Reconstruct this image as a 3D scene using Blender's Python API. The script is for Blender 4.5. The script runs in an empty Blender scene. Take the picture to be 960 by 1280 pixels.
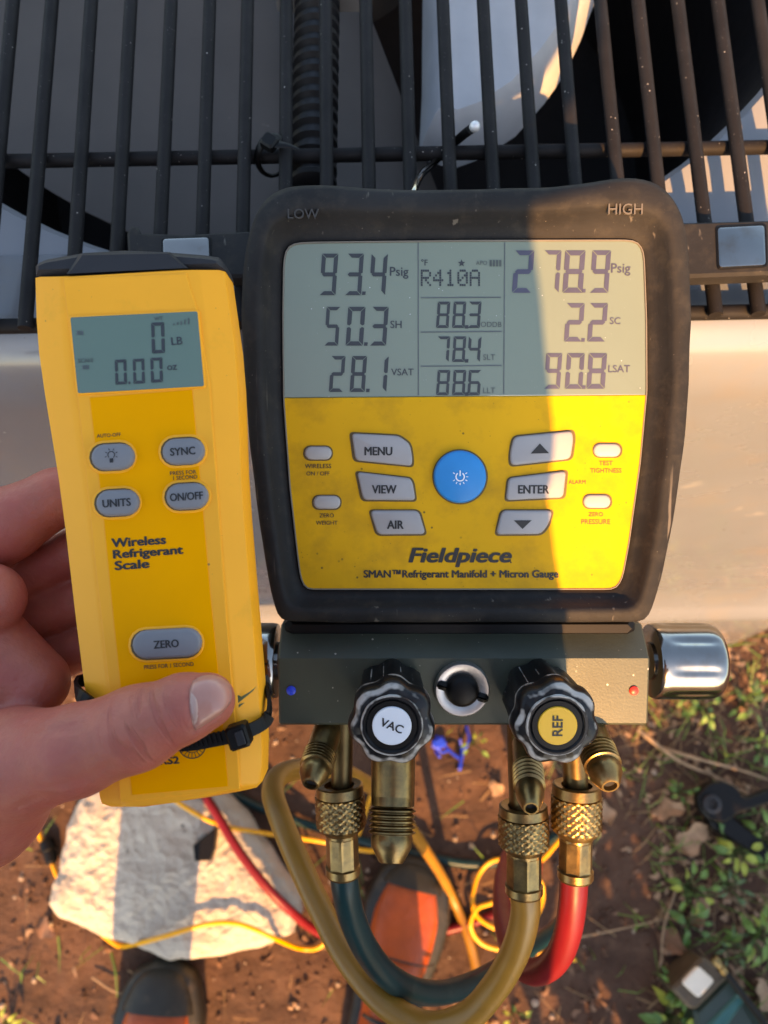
import bpy, math, random
import numpy as np
from mathutils import Vector, Matrix, noise
from mathutils.bvhtree import BVHTree
random.seed(7); rng = np.random.default_rng(7)
R = math.radians
scene = bpy.context.scene
COL = scene.collection

# ------------------------------------------------------------------ camera, sky, sun, exposure
FPX = 967.0                      # focal length in photo pixels (960 x 1280)
CAM_H = 1.30
PITCH = R(18)                    # 18 degrees off straight down
cam = bpy.data.cameras.new('camera'); camo = bpy.data.objects.new('camera', cam); COL.objects.link(camo)
camo.location = (0, 0, CAM_H); camo.rotation_euler = (PITCH, 0, 0)
cam.sensor_fit = 'VERTICAL'; cam.sensor_height = 36; cam.sensor_width = 27; cam.lens = 36 * FPX / 1280
cam.clip_start = 0.01; cam.clip_end = 2000
cam.dof.use_dof = True; cam.dof.focus_distance = 0.325; cam.dof.aperture_fstop = 10.5
scene.camera = camo
SUN_EL, SUN_AZ = R(34), R(5)     # low sun behind the photographer, a little to the right
SUN = Vector((math.cos(SUN_EL) * math.sin(SUN_AZ), -math.cos(SUN_EL) * math.cos(SUN_AZ), math.sin(SUN_EL)))
w = bpy.data.worlds.new('World'); scene.world = w; w.use_nodes = True
nt = w.node_tree; nt.nodes.clear()
sky = nt.nodes.new('ShaderNodeTexSky'); sky.sky_type = 'NISHITA'; sky.sun_disc = False
sky.sun_elevation = SUN_EL; sky.sun_rotation = math.pi - SUN_AZ
bg = nt.nodes.new('ShaderNodeBackground'); bg.inputs[1].default_value = 0.15
wo = nt.nodes.new('ShaderNodeOutputWorld'); nt.links.new(sky.outputs[0], bg.inputs[0]); nt.links.new(bg.outputs[0], wo.inputs[0])
sl = bpy.data.lights.new('sun', 'SUN'); sl.energy = 4.3; sl.angle = R(0.5); sl.color = (1.0, 0.52, 0.20)
so = bpy.data.objects.new('sun', sl); COL.objects.link(so); so.rotation_euler = SUN.to_track_quat('Z', 'Y').to_euler(); so.location = (1, -4, 4)
scene.view_settings.view_transform = 'Standard'; scene.view_settings.look = 'None'
scene.view_settings.exposure = 1.72; scene.view_settings.gamma = 1.0
scene.view_settings.use_curve_mapping = False
scene.view_settings.use_white_balance = True; scene.view_settings.white_balance_temperature = 7900; scene.view_settings.white_balance_tint = 10
scene.cycles.max_bounces = 8; scene.cycles.use_denoising = True

# ------------------------------------------------------------------ measuring helpers
CR = Matrix.Rotation(PITCH, 3, 'X'); CO = Vector((0, 0, CAM_H))
def ray(px, py): return CR @ Vector(((px - 480) / FPX, (640 - py) / FPX, -1.0))
def P(px, py, d): return CO + ray(px, py) * d                    # point at depth d along the view axis
def G(px, py, z=0.0):                                            # point on the level z
    r = ray(px, py); return CO + r * ((z - CAM_H) / r.z)
class Frame:                                                     # a local frame given by a point and tilt / roll against the view axis
    def __init__(s, px, py, d, tilt=0.0, roll=0.0, yaw=0.0):
        rot = CR @ Matrix.Rotation(R(tilt), 3, 'X') @ Matrix.Rotation(R(yaw), 3, 'Y') @ Matrix.Rotation(R(roll), 3, 'Z')
        s.m = Matrix.Translation(P(px, py, d)) @ rot.to_4x4(); s.i = s.m.inverted()
        s.o = s.i @ CO; s.r3 = rot.transposed()
    def l(s, px, py, h=0.0):
        r = s.r3 @ ray(px, py); t = (h - s.o.z) / r.z
        return s.o + r * t
    def pts(s, pl, h=0.0): return [s.l(x, y, h) for x, y in pl]
    def s_at(s, px, py, h=0.0): return (s.l(px + 1, py, h) - s.l(px, py, h)).length
    def w(s, v): return s.m @ Vector(v)

# ------------------------------------------------------------------ object helpers
MW = {}
def tag(o, label=None, cat=None, group=None, kind=None):
    if label: o['label'] = label
    if cat: o['category'] = cat
    if group: o['group'] = group
    if kind: o['kind'] = kind
    return o
def thing(name, label, cat, mat4=None, group=None, kind=None):
    o = bpy.data.objects.new(name, None); COL.objects.link(o); o.empty_display_size = 0.02
    m = mat4 if mat4 is not None else Matrix.Identity(4)
    o.matrix_world = m; o.location = m.to_translation(); o.rotation_euler = m.to_euler(); MW[o.name] = m.copy()
    return tag(o, label, cat, group, kind)
def root_m(o):
    while o.name not in MW:
        o = o.parent
        if o is None: return Matrix.Identity(4)
    return MW[o.name]
class MB:
    def __init__(s): s.v = []; s.f = []
    def add(s, v, f):
        b = len(s.v); s.v += [Vector(p) for p in v]; s.f += [tuple(i + b for i in q) for q in f]; return s
    def loft(s, loops, cap0=True, cap1=True, closed=True):
        n = len(loops[0]); b = len(s.v)
        for lp in loops: s.v += [Vector(p) for p in lp]
        for k in range(len(loops) - 1):
            for i in range(n if closed else n - 1):
                j = (i + 1) % n
                s.f.append((b + k*n + i, b + k*n + j, b + (k+1)*n + j, b + (k+1)*n + i))
        if cap0: s.f.append(tuple(b + i for i in reversed(range(n))))
        if cap1: s.f.append(tuple(b + (len(loops)-1)*n + i for i in range(n)))
        return s
    def box(s, c, sz, rot=None):
        c = Vector(c); x, y, z = [a / 2 for a in sz]
        v = [Vector(p) for p in ((-x,-y,-z),(x,-y,-z),(x,y,-z),(-x,y,-z),(-x,-y,z),(x,-y,z),(x,y,z),(-x,y,z))]
        if rot is not None: v = [rot @ p for p in v]
        return s.add([p + c for p in v], [(3,2,1,0),(4,5,6,7),(0,1,5,4),(1,2,6,5),(2,3,7,6),(3,0,4,7)])
    def bbox(s, c, sz, b=0.001, rot=None):                          # bevelled box
        c = Vector(c); x, y, z = [a / 2 for a in sz]; L = []
        for zz, i in ((-z, b), (-z + b, 0), (z - b, 0), (z, b)):
            xx, yy = x - i, y - i
            L.append([(-xx+b,-yy,zz),(xx-b,-yy,zz),(xx,-yy+b,zz),(xx,yy-b,zz),(xx-b,yy,zz),(-xx+b,yy,zz),(-xx,yy-b,zz),(-xx,-yy+b,zz)])
        L = [[(rot @ Vector(p) if rot is not None else Vector(p)) + c for p in q] for q in L]
        return s.loft(L)
    def tube(s, pts, r, n=10, caps=True, rfun=None, flat=None):
        pts = [Vector(p) for p in pts]; m = len(pts)
        T = [(pts[min(i+1, m-1)] - pts[max(i-1, 0)]).normalized() for i in range(m)]
        up = Vector((0, 0, 1)) if abs(T[0].z) < 0.9 else Vector((1, 0, 0))
        nrm = (up - T[0] * up.dot(T[0])).normalized(); L = []
        for i in range(m):
            nrm = (nrm - T[i] * nrm.dot(T[i])).normalized(); bi = T[i].cross(nrm)
            rr = rfun(i / (m - 1)) if rfun else r
            fl = flat if flat else (1, 1)
            L.append([pts[i] + nrm * (rr * fl[0] * math.cos(a)) + bi * (rr * fl[1] * math.sin(a)) for a in [2*math.pi*k/n for k in range(n)]])
        return s.loft(L, caps, caps)
    def lathe(s, p0, p1, prof, n=32, rot0=0.0, lobes=None, caps=(True, True)):   # prof: (t 0..1 along p0->p1, radius)
        p0 = Vector(p0); p1 = Vector(p1); ax = (p1 - p0); L_ = ax.length; ax.normalize()
        up = Vector((0, 0, 1)) if abs(ax.z) < 0.9 else Vector((0, 1, 0))
        u = (up - ax * up.dot(ax)).normalized(); v = ax.cross(u); L = []
        for k, (t, r) in enumerate(prof):
            row = []
            for i in range(n):
                a = 2*math.pi*i/n + rot0
                rr = lobes(r, a - rot0, t) if lobes else r
                row.append(p0 + ax*(t*L_) + u*(rr*math.cos(a)) + v*(rr*math.sin(a)))
            L.append(row)
        return s.loft(L, caps[0], caps[1])
def obj(name, mb, mat, parent=None, world=False, smooth=None, loc=None):
    v, f = (mb.v, mb.f) if isinstance(mb, MB) else mb
    if world and parent is not None:
        im = root_m(parent).inverted(); v = [im @ Vector(p) for p in v]
    me = bpy.data.meshes.new(name); me.from_pydata([tuple(p) for p in v], [], f); me.update()
    me.materials.append(mat)
    if smooth is not None:
        me.polygons.foreach_set('use_smooth', [True] * len(me.polygons))
        if smooth < 180: me.set_sharp_from_angle(angle=R(smooth))
    o = bpy.data.objects.new(name, me); COL.objects.link(o)
    if parent is not None: o.parent = parent
    if loc is not None: o.location = loc
    return o
def recalc(o):
    import bmesh
    b = bmesh.new(); b.from_mesh(o.data); bmesh.ops.recalc_face_normals(b, faces=b.faces); b.to_mesh(o.data); b.free(); return o
def crom(pts, n=8):                                              # Catmull-Rom through points
    pts = [Vector(p) for p in pts]; q = [2*pts[0]-pts[1]] + pts + [2*pts[-1]-pts[-2]]; out = []
    for i in range(1, len(q) - 2):
        a, b, c, d = q[i-1], q[i], q[i+1], q[i+2]
        for k in range(n):
            t = k / n
            out.append(0.5*((2*b) + (c-a)*t + (2*a-5*b+4*c-d)*t*t + (-a+3*b-3*c+d)*t*t*t))
    return out + [pts[-1]]
def rounded(poly, r, n=5):                                       # round the corners of a 2-D polygon
    out = []; m = len(poly)
    for i in range(m):
        a, b, c = Vector(poly[i-1]), Vector(poly[i]), Vector(poly[(i+1) % m])
        u = (a - b); v = (c - b); rr = r if not isinstance(r, (list, tuple)) else r[i]
        rr = min(rr, u.length * .48, v.length * .48); p = b + u.normalized()*rr; q = b + v.normalized()*rr
        for k in range(n + 1):
            t = k / n; out.append(tuple(p*(1-t)**2 + b*2*t*(1-t) + q*t*t))
    return out
def inset(loop, d, h=None):                                      # move a 3-D loop (in xy) inwards by d
    m = len(loop); area = sum(loop[i].x*loop[(i+1)%m].y - loop[(i+1)%m].x*loop[i].y for i in range(m)); sg = 1 if area > 0 else -1
    out = []
    for i in range(m):
        a, b, c = loop[i-1], loop[i], loop[(i+1) % m]
        e = (b - a); e.z = 0; g = (c - b); g.z = 0
        e = e.normalized() if e.length > 1e-9 else g.normalized(); g = g.normalized() if g.length > 1e-9 else e
        t = (e + g); t = t.normalized() if t.length > 1e-6 else e
        nrm = Vector((-t.y, t.x, 0)) * sg
        cosf = max(0.5, abs(t.dot(e)))
        p = b + nrm * (d / cosf); p.z = loop[i].z if h is None else h; out.append(p)
    return out
def at_h(loop, h): return [Vector((p.x, p.y, h)) for p in loop]
def ccw(loop):
    m = len(loop); a = sum(loop[i].x*loop[(i+1)%m].y - loop[(i+1)%m].x*loop[i].y for i in range(m))
    return loop if a > 0 else loop[::-1]
def pad(F, poly, h0, h1, bev=0.0006, r=0, mb=None, dome=0.0):    # raised plate with a softened edge
    if r: poly = rounded(poly, r)
    lp = ccw(F.pts(poly, h1)); mb = mb or MB()
    L = [at_h(lp, h0), at_h(lp, h1 - bev), inset(lp, bev*.3, h1 - bev*.3), inset(lp, bev, h1)]
    return mb.loft(L)
def ellipse(cx, cy, rx, ry, n=28): return [(cx + rx*math.cos(2*math.pi*i/n), cy + ry*math.sin(2*math.pi*i/n)) for i in range(n)]
def stadium(cx, cy, wd, ht, rot=0.0, n=8, p=1.0):
    r = ht/2; x = wd/2 - r; out = []
    for sgn, a0 in ((1, -90), (-1, 90)):
        for k in range(n + 1):
            a = R(a0 + 180*k/n); out.append((sgn*x + r*math.cos(a), r*math.sin(a)))
    c, s = math.cos(R(rot)), math.sin(R(rot))
    return [(cx + a*c + b*s, cy - a*s + b*c) for a, b in out]
# text -> mesh
def text_mesh(body, bold=0.0, shear=0.0, spacing=1.0):
    cu = bpy.data.curves.new('t', 'FONT'); cu.body = body; cu.size = 1.0;  cu.shear = shear; cu.space_character = spacing
    cu.resolution_u = 3; cu.fill_mode = 'FRONT'
    o = bpy.data.objects.new('t', cu); me = bpy.data.meshes.new_from_object(o)
    v = [Vector(p.co) for p in me.vertices]; f = [tuple(p.vertices) for p in me.polygons]
    bpy.data.objects.remove(o); bpy.data.curves.remove(cu); bpy.data.meshes.remove(me)
    return v, f
def lettering(F, body, cx, cy, wpx, h, mat, parent, hpx=None, bold=0.012, shear=0.0, rot=0.0, name='lettering', thick=0.0, spacing=1.0, align='c'):
    v, f = text_mesh(body, bold, shear, spacing)
    xs = [p.x for p in v]; ys = [p.y for p in v]; x0, x1, y0, y1 = min(xs), max(xs), min(ys), max(ys)
    s = F.s_at(cx, cy, h); sx = wpx * s / (x1 - x0); sy = sx if hpx is None else hpx * s / (y1 - y0)
    c = F.l(cx, cy, h); cr, sr = math.cos(R(rot)), math.sin(R(rot)); ox = (x0 + x1)/2 if align == 'c' else x0
    out = []
    for p in v:
        a, b = (p.x - ox) * sx, (p.y - (y0 + y1)/2) * sy
        out.append(Vector((c.x + a*cr - b*sr, c.y + a*sr + b*cr, h)))
    if f and sum((out[f[0][(k+1) % len(f[0])]] - out[f[0][k]]).cross(out[f[0][k-1]] - out[f[0][k]]).z for k in range(len(f[0]))) < 0: f = [q[::-1] for q in f]
    if thick:
        n = len(out); edges = {}
        for q in f:
            for i in range(len(q)):
                e = (q[i], q[(i+1) % len(q)]); edges[e] = 1
        side = [(a, b, b + n, a + n) for (a, b) in edges if (b, a) not in edges]
        out2 = [p.copy() for p in out]
        for p in out: p.z = h - thick
        allv = out + out2; f = side + [tuple(i + n for i in q) for q in f]; return obj(name, (allv, f), mat, parent)
    extra = bold * .8 * sx
    if extra:
        n = len(out); allv = []; allf = []
        for q, (ex, ey) in enumerate(((0, 0), (1, 0), (-1, 0), (.6, .6), (-.6, .6), (.6, -.6), (-.6, -.6))):
            allv += [Vector((p.x + ex*extra, p.y + ey*extra*.7, h + q*2e-6)) for p in out]; allf += [tuple(i + n*q for i in g) for g in f]
        out, f = allv, allf
    return obj(name, (out, f), mat, parent)
# seven segment digits, in photo pixels
SEG = {'0':'abcdef','1':'bc','2':'abged','3':'abgcd','4':'fgbc','5':'afgcd','6':'afgedc','7':'abc','8':'abcdefg','9':'abcdfg'}
def digit(F, ch, x0, y0, x1, y1, h, mat, parent, th=None, slant=0.07, rot=0.0):
    W, H = x1 - x0, y1 - y0; W -= slant*H; th = th or W*.25; g = th*.10; m = H/2; mb = MB()
    def seg(k):
        t = th
        if k == 'a': return [(g, 0), (W-g, 0), (W-t-g, t), (t+g, t)]
        if k == 'd': return [(t+g, H-t), (W-t-g, H-t), (W-g, H), (g, H)]
        if k == 'g': return [(g+t*.2, m), (t*.7+g, m-t/2), (W-t*.7-g, m-t/2), (W-g-t*.2, m), (W-t*.7-g, m+t/2), (t*.7+g, m+t/2)]
        if k == 'f': return [(0, g), (t, t+g), (t, m-t/2-g*.6), (t*.5, m-g*1.6), (0, m-t*.3-g)]
        if k == 'e': return [(0, m+t*.3+g), (t*.5, m+g*1.6), (t, m+t/2+g*.6), (t, H-t-g), (0, H-g)]
        if k == 'b': return [(W, g), (W, m-t*.3-g), (W-t*.5, m-g*1.6), (W-t, m-t/2-g*.6), (W-t, t+g)]
        if k == 'c': return [(W, m+t*.3+g), (W, H-g), (W-t, H-t-g), (W-t, m+t/2+g*.6), (W-t*.5, m+g*1.6)]
    cx, cy = (x0+x1)/2, (y0+y1)/2; c_, s_ = math.cos(R(rot)), math.sin(R(rot))
    for k in SEG[ch]:
        pl = [(x0 + x + slant*(H - y), y0 + y) for x, y in seg(k)]
        pl = [(cx + (x-cx)*c_ + (y-cy)*s_, cy - (x-cx)*s_ + (y-cy)*c_) for x, y in pl]
        lp = ccw(F.pts(pl, h)); mb.add(lp, [tuple(range(len(lp)))])
    return obj('digit', mb, mat, parent)
def flat(F, poly, h, mat, parent, name):
    lp = ccw(F.pts(poly, h)); return obj(name, MB().add(lp, [tuple(range(len(lp)))]), mat, parent)

# ------------------------------------------------------------------ signed distance bodies -> one continuous mesh (surface nets)
def sdf_mesh(elems, res, k=0.008, margin=0.012):
    A = np.array([e[0] for e in elems], float); B = np.array([e[1] for e in elems], float); ra = np.array([e[2] for e in elems]); rb = np.array([e[3] for e in elems])
    rm = np.maximum(ra, rb)[:, None]
    lo = np.minimum(A - rm, B - rm).min(0) - margin; hi = np.maximum(A + rm, B + rm).max(0) + margin
    n = np.ceil((hi - lo) / res).astype(int) + 1
    X, Y, Z = np.meshgrid(*[lo[i] + np.arange(n[i]) * res for i in range(3)], indexing='ij'); F = np.full(X.shape, 1.0)
    for e, (a, b, r0, r1) in enumerate(zip(A, B, ra, rb)):
        kk = elems[e][4] if len(elems[e]) > 4 else k
        d = b - a; L2 = max(d @ d, 1e-12)
        t = np.clip(((X-a[0])*d[0] + (Y-a[1])*d[1] + (Z-a[2])*d[2]) / L2, 0, 1)
        D = np.sqrt((X-a[0]-t*d[0])**2 + (Y-a[1]-t*d[1])**2 + (Z-a[2]-t*d[2])**2) - (r0 + (r1-r0)*t)
        hh = np.clip(.5 + .5*(F - D)/kk, 0, 1); F = F*(1-hh) + D*hh - kk*hh*(1-hh)
    S = F < 0; cx = [slice(None, -1), slice(1, None)]
    cnt = sum(S[cx[i], cx[j], cx[l]].astype(int) for i in (0,1) for j in (0,1) for l in (0,1))
    act = (cnt > 0) & (cnt < 8); idx = -np.ones(act.shape, int); ijk = np.argwhere(act); idx[act] = np.arange(len(ijk))
    acc = np.zeros((len(ijk), 3)); num = np.zeros(len(ijk))
    corners = [(i,j,l) for i in (0,1) for j in (0,1) for l in (0,1)]
    for c in corners:
        for ax in range(3):
            if c[ax]: continue
            c2 = list(c); c2[ax] = 1
            f0 = F[tuple((ijk + c).T)]; f1 = F[tuple((ijk + c2).T)]; m = (f0 < 0) != (f1 < 0)
            t = np.where(m, f0 / np.where(np.abs(f0 - f1) < 1e-12, 1, f0 - f1), 0)
            p = np.array(c, float)[None, :].repeat(len(ijk), 0); p[:, ax] += t
            acc[m] += p[m]; num[m] += 1
    V = lo + (ijk + acc / num[:, None]) * res; Q = []
    for ax in range(3):
        o1, o2 = [(1,2),(2,0),(0,1)][ax]
        s0 = [slice(None)]*3; s1 = [slice(None)]*3; s0[ax] = slice(None,-1); s1[ax] = slice(1,None)
        ch = S[tuple(s0)] != S[tuple(s1)]; e = np.argwhere(ch); e = e[(e[:,o1] > 0) & (e[:,o2] > 0) & (e[:,o1] < n[o1]-1) & (e[:,o2] < n[o2]-1)]
        d1 = np.zeros(3, int); d1[o1] = 1; d2 = np.zeros(3, int); d2[o2] = 1
        q = np.stack([idx[tuple((e-d1-d2).T)], idx[tuple((e-d2).T)], idx[tuple(e.T)], idx[tuple((e-d1).T)]], 1)
        flip = ~S[tuple(e.T)]; q[flip] = q[flip][:, ::-1]; Q.append(q)
    return V, np.concatenate(Q)

# ------------------------------------------------------------------ materials
MATS = {}
def mat(name, col, rough=.5, metal=0.0, var=.12, vscale=40., bump=0.0, bscale=300., specks=None, wear=None, stain_glint=None, coat=0.0, sss=0.0, spec=.5, rvar=.1, scratch=None, attr=None):
    if name in MATS: return MATS[name]
    m = bpy.data.materials.new(name); m.use_nodes = True; t = m.node_tree; N = t.nodes; Lk = t.links.new; b = N['Principled BSDF']
    tc = N.new('ShaderNodeTexCoord'); oi = N.new('ShaderNodeObjectInfo'); va = N.new('ShaderNodeVectorMath'); va.operation = 'MULTIPLY_ADD'
    Lk(oi.outputs['Random'], va.inputs[0]); va.inputs[1].default_value = (7.3, 5.1, 3.7); Lk(tc.outputs['Object'], va.inputs[2]); co = va.outputs[0]
    def noi(scale, det=5., rgh=.6):
        n = N.new('ShaderNodeTexNoise'); n.inputs['Scale'].default_value = scale; n.inputs['Detail'].default_value = det; n.inputs['Roughness'].default_value = rgh
        Lk(co, n.inputs['Vector']); return n.outputs[0]
    def ramp(src, a, bb, c0=(0,0,0,1), c1=(1,1,1,1)):
        r = N.new('ShaderNodeValToRGB'); r.color_ramp.elements[0].position = a; r.color_ramp.elements[1].position = bb
        r.color_ramp.elements[0].color = c0; r.color_ramp.elements[1].color = c1; Lk(src, r.inputs[0]); return r.outputs[0]
    def mix(fac, a, c):
        x = N.new('ShaderNodeMix'); x.data_type = 'RGBA'
        if isinstance(fac, float): x.inputs[0].default_value = fac
        else: Lk(fac, x.inputs[0])
        for sock, val in ((x.inputs[6], a), (x.inputs[7], c)):
            if isinstance(val, tuple): sock.default_value = (*val[:3], 1)
            else: Lk(val, sock)
        return x.outputs[2]
    c_lo = tuple(max(0, x*(1-var)) for x in col); c_hi = tuple(min(1, x*(1+var)) for x in col)
    out = mix(ramp(noi(vscale), .3, .7), c_lo, c_hi)
    if stain_glint:                                                     # (colour, scale, low, high)
        out = mix(ramp(noi(stain_glint[1], 6., .65), stain_glint[2], stain_glint[3]), out, stain_glint[0])
    if wear:                                                      # (colour, low, high): rubbed edges
        g = N.new('ShaderNodeNewGeometry'); add = N.new('ShaderNodeMath'); add.operation = 'MULTIPLY_ADD'
        Lk(noi(wear[3] if len(wear) > 3 else 260., 4.), add.inputs[0]); add.inputs[1].default_value = wear[4] if len(wear) > 4 else .12; Lk(g.outputs['Pointiness'], add.inputs[2])
        out = mix(ramp(add.outputs[0], wear[1], wear[2]), out, wear[0])
    if attr:                                                      # (colour, noise scale): wear stored on the mesh
        an = N.new('ShaderNodeAttribute'); an.attribute_name = 'wear'; mu = N.new('ShaderNodeMath'); mu.operation = 'MULTIPLY'; Lk(an.outputs['Fac'], mu.inputs[0]); Lk(ramp(noi(attr[1], 3.), .30, .62), mu.inputs[1])
        out = mix(ramp(mu.outputs[0], .34, .62), out, attr[0])
    if specks:                                                    # (colour, scale, radius): dust grains
        for sc_, rr in ((specks[1], specks[2]), (specks[1]*2.3, specks[2]*.8)):
            vo = N.new('ShaderNodeTexVoronoi'); vo.inputs['Scale'].default_value = sc_; vo.inputs['Randomness'].default_value = 1.0; Lk(co, vo.inputs['Vector'])
            k = ramp(vo.outputs['Distance'], rr, rr*1.35, (1,1,1,1), (0,0,0,1))
            mul = N.new('ShaderNodeMath'); mul.operation = 'MULTIPLY'; Lk(k, mul.inputs[0]); Lk(ramp(noi(sc_*.31, 2.), .5, .6), mul.inputs[1])
            out = mix(mul.outputs[0], out, specks[0])
    if scratch:                                                   # (colour, scale, strength)
        mp = N.new('ShaderNodeMapping'); Lk(co, mp.inputs[0]); mp.inputs['Scale'].default_value = (1, .06, 1); mp.inputs['Rotation'].default_value = (0, 0, .6)
        n = N.new('ShaderNodeTexNoise'); n.inputs['Scale'].default_value = scratch[1]; n.inputs['Detail'].default_value = 3; Lk(mp.outputs[0], n.inputs['Vector'])
        mm = N.new('ShaderNodeMath'); mm.operation = 'MULTIPLY'; Lk(ramp(n.outputs[0], .68, .74), mm.inputs[0]); mm.inputs[1].default_value = scratch[2]
        out = mix(mm.outputs[0], out, scratch[0])
    Lk(out, b.inputs['Base Color']); b.inputs['Metallic'].default_value = metal
    rr = N.new('ShaderNodeMapRange'); Lk(noi(vscale*1.7), rr.inputs[0]); rr.inputs[3].default_value = max(.02, rough - rvar); rr.inputs[4].default_value = min(1, rough + rvar); Lk(rr.outputs[0], b.inputs['Roughness'])
    b.inputs['Specular IOR Level'].default_value = spec; b.inputs['Coat Weight'].default_value = coat; b.inputs['Coat Roughness'].default_value = .03; b.inputs['Coat IOR'].default_value = 1.5 if coat > .85 else 1.5
    if sss: b.inputs['Subsurface Weight'].default_value = sss; b.inputs['Subsurface Radius'].default_value = (.009, .0035, .002); b.inputs['Subsurface Scale'].default_value = 1.0
    if bump:
        bp = N.new('ShaderNodeBump'); bp.inputs['Strength'].default_value = min(1., bump); bp.inputs['Distance'].default_value = .0006 if bscale > 60 else .006
        Lk(noi(bscale, 6.), bp.inputs['Height']); Lk(bp.outputs[0], b.inputs['Normal'])
    MATS[name] = m; return m
DUST = (.45, .42, .38)
m_bar = mat('black coated wire', (.0145, .0135, .0135), .6, spec=.13, specks=((.42,.39,.35), 260., .07), var=.25, bump=.25, bscale=500.)
m_pan = mat('grey painted pan', (.27, .29, .315), .45, var=.06, vscale=8., bump=.1)
m_panel = mat('grey painted sheet metal', (.16, .178, .20), .26, coat=.4, spec=.6, var=.07, vscale=5., bump=.12, bscale=180., stain_glint=((.19, .18, .165), 14., .5, .8), specks=((.08,.075,.07), 60., .045), scratch=((.34,.33,.31), 30., .35))
m_black = mat('black cavity paint', (.008, .008, .009), .7)
m_blade = mat('galvanised blade', (.105, .092, .082), .55, metal=.0, var=.2, vscale=6., stain_glint=((.42, .33, .28), 30., .70, .74))  # sparse pinkish flecks are sun glints painted into the blade colour
m_blade_lit = mat('lit blade', (.52, .55, .58), .5, var=.06)  # paler blade colour with the light falling on it painted in
m_cond = mat('black corrugated plastic', (.007, .007, .008), .45)
m_rub = mat('charcoal rubber', (.021, .0205, .0205), .65, spec=.14, var=.25, vscale=25., bump=.35, bscale=420., specks=((.16,.145,.12), 320., .055), stain_glint=((.040, .036, .030), 120., .50, .80), scratch=((.20, .18, .15), 240., .55))
m_yel = mat('manifold yellow plastic', (.64, .338, .013), .5, spec=.12, var=.08, vscale=14., bump=.08, stain_glint=((.40, .215, .016), 46., .47, .80), specks=((.16,.10,.02), 170., .075))
m_lcd = mat('lcd grey green', (.150, .188, .138), .16, var=.05, vscale=12., specks=((.42,.44,.42), 260., .05), coat=1.0, spec=.5, rvar=.03)
m_lcd2 = mat('lcd teal grey', (.085, .145, .106), .14, var=.04, vscale=9., coat=.9, rvar=.03)
m_seg = mat('lcd segment dark', (.018, .023, .026), .4, var=.1, coat=.3)
m_segl = mat('lcd segment faint', (.05, .064, .056), .4, var=.1, coat=.3)
m_line = mat('lcd line', (.07, .085, .09), .4)
m_btn = mat('grey rubber button', (.31, .305, .31), .5, spec=.3, var=.06, bump=.08, specks=((.2,.19,.17), 200., .05))
m_btn2 = mat('slate rubber button', (.20, .20, .21), .5, spec=.3, var=.06, bump=.08)
m_ink = mat('black ink', (.012, .012, .013), .5)
m_ink2 = mat('brown ink', (.10, .062, .01), .5)
m_blue = mat('blue rubber button', (.002, .22, .56), .42, var=.08, spec=.4)
m_white = mat('white ink', (.75, .78, .8), .5)
m_block = mat('anodised olive aluminium', (.056, .064, .046), .42, metal=.2, var=.10, vscale=50., bump=.12, bscale=900., specks=((.5,.47,.4), 150., .06))
m_knob = mat('black worn plastic', (.006, .006, .007), .36, spec=.3, attr=((.36, .345, .32), 75.), var=.3, rvar=.12)
m_wlab = mat('white label', (.62, .66, .72), .45, var=.04)
m_ylab = mat('yellow label', (.72, .40, .02), .45, var=.04)
m_steel = mat('brushed steel', (.55, .54, .52), .35, metal=.9, var=.08, bump=.1, bscale=600.)
m_chrome = mat('polished chrome', (.30, .29, .27), .15, metal=1.0, var=.08, rvar=.06, stain_glint=((.25,.2,.16), 60., .5, .8))
m_brass = mat('tarnished brass', (.30, .20, .08), .34, metal=.95, var=.25, vscale=90., stain_glint=((.13, .095, .05), 110., .42, .72), rvar=.12, bump=.15, bscale=500.)
m_brassd = mat('dark brass', (.15, .10, .04), .38, metal=.9, var=.2, vscale=90., stain_glint=((.1, .07, .03), 120., .45, .7))
m_ry = mat('remote yellow plastic', (.95, .40, .025), .42, spec=.25, var=.04, vscale=18., bump=.06, bscale=700., stain_glint=((.66, .32, .02), 30., .62, .9), specks=((.25,.16,.05), 80., .03))
m_rlab = mat('remote yellow label', (.92, .355, .0), .48, spec=.10, var=.03, specks=((.45,.25,.03), 60., .03))
m_rcap = mat('remote slate cap', (.022, .023, .027), .55, spec=.25, bump=.1)
m_tie = mat('black nylon', (.0035, .0033, .0034), .45, spec=.22)
m_bluetie = mat('blue nylon', (.01, .05, .62), .4)
m_teal = mat('teal hose rubber', (.003, .027, .031), .38, spec=.3, var=.2, vscale=30., stain_glint=((.05, .08, .07), 60., .6, .85), bump=.1)
m_tan = mat('yellow hose rubber', (.29, .145, .02), .38, var=.14, vscale=30., stain_glint=((.20, .12, .03), 50., .58, .85), bump=.1)
m_red = mat('red hose rubber', (.145, .006, .011), .42, spec=.3, var=.14, vscale=30., stain_glint=((.22, .03, .025), 50., .6, .85), bump=.1)
m_cable = mat('yellow cable', (.80, .37, .008), .35, var=.08)
m_skin = mat('skin', (.42, .132, .086), .46, var=.14, vscale=90., stain_glint=((.40, .095, .075), 30., .38, .70), bump=.8, bscale=430., sss=.22, spec=.4)
m_nail = mat('thumbnail', (.44, .20, .155), .32, var=.05, sss=.2, coat=.25)
m_lun = mat('nail moon', (.52, .31, .255), .35, sss=.2, coat=.2)
m_shirt = mat('blue grey cotton', (.10, .12, .16), .85, bump=.3)
m_trous = mat('dark cotton', (.04, .042, .05), .85, bump=.3)
m_hair = mat('dark brown hair', (.03, .02, .014), .6)
m_leather = mat('orange brown leather', (.44, .075, .013), .42, var=.25, vscale=18., bump=.35, bscale=60., stain_glint=((.20, .06, .025), 16., .55, .85), rvar=.1)
m_toe = mat('dark olive rubber', (.019, .018, .013), .55, var=.3, bump=.3, stain_glint=((.10, .075, .05), 30., .55, .8))
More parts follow.
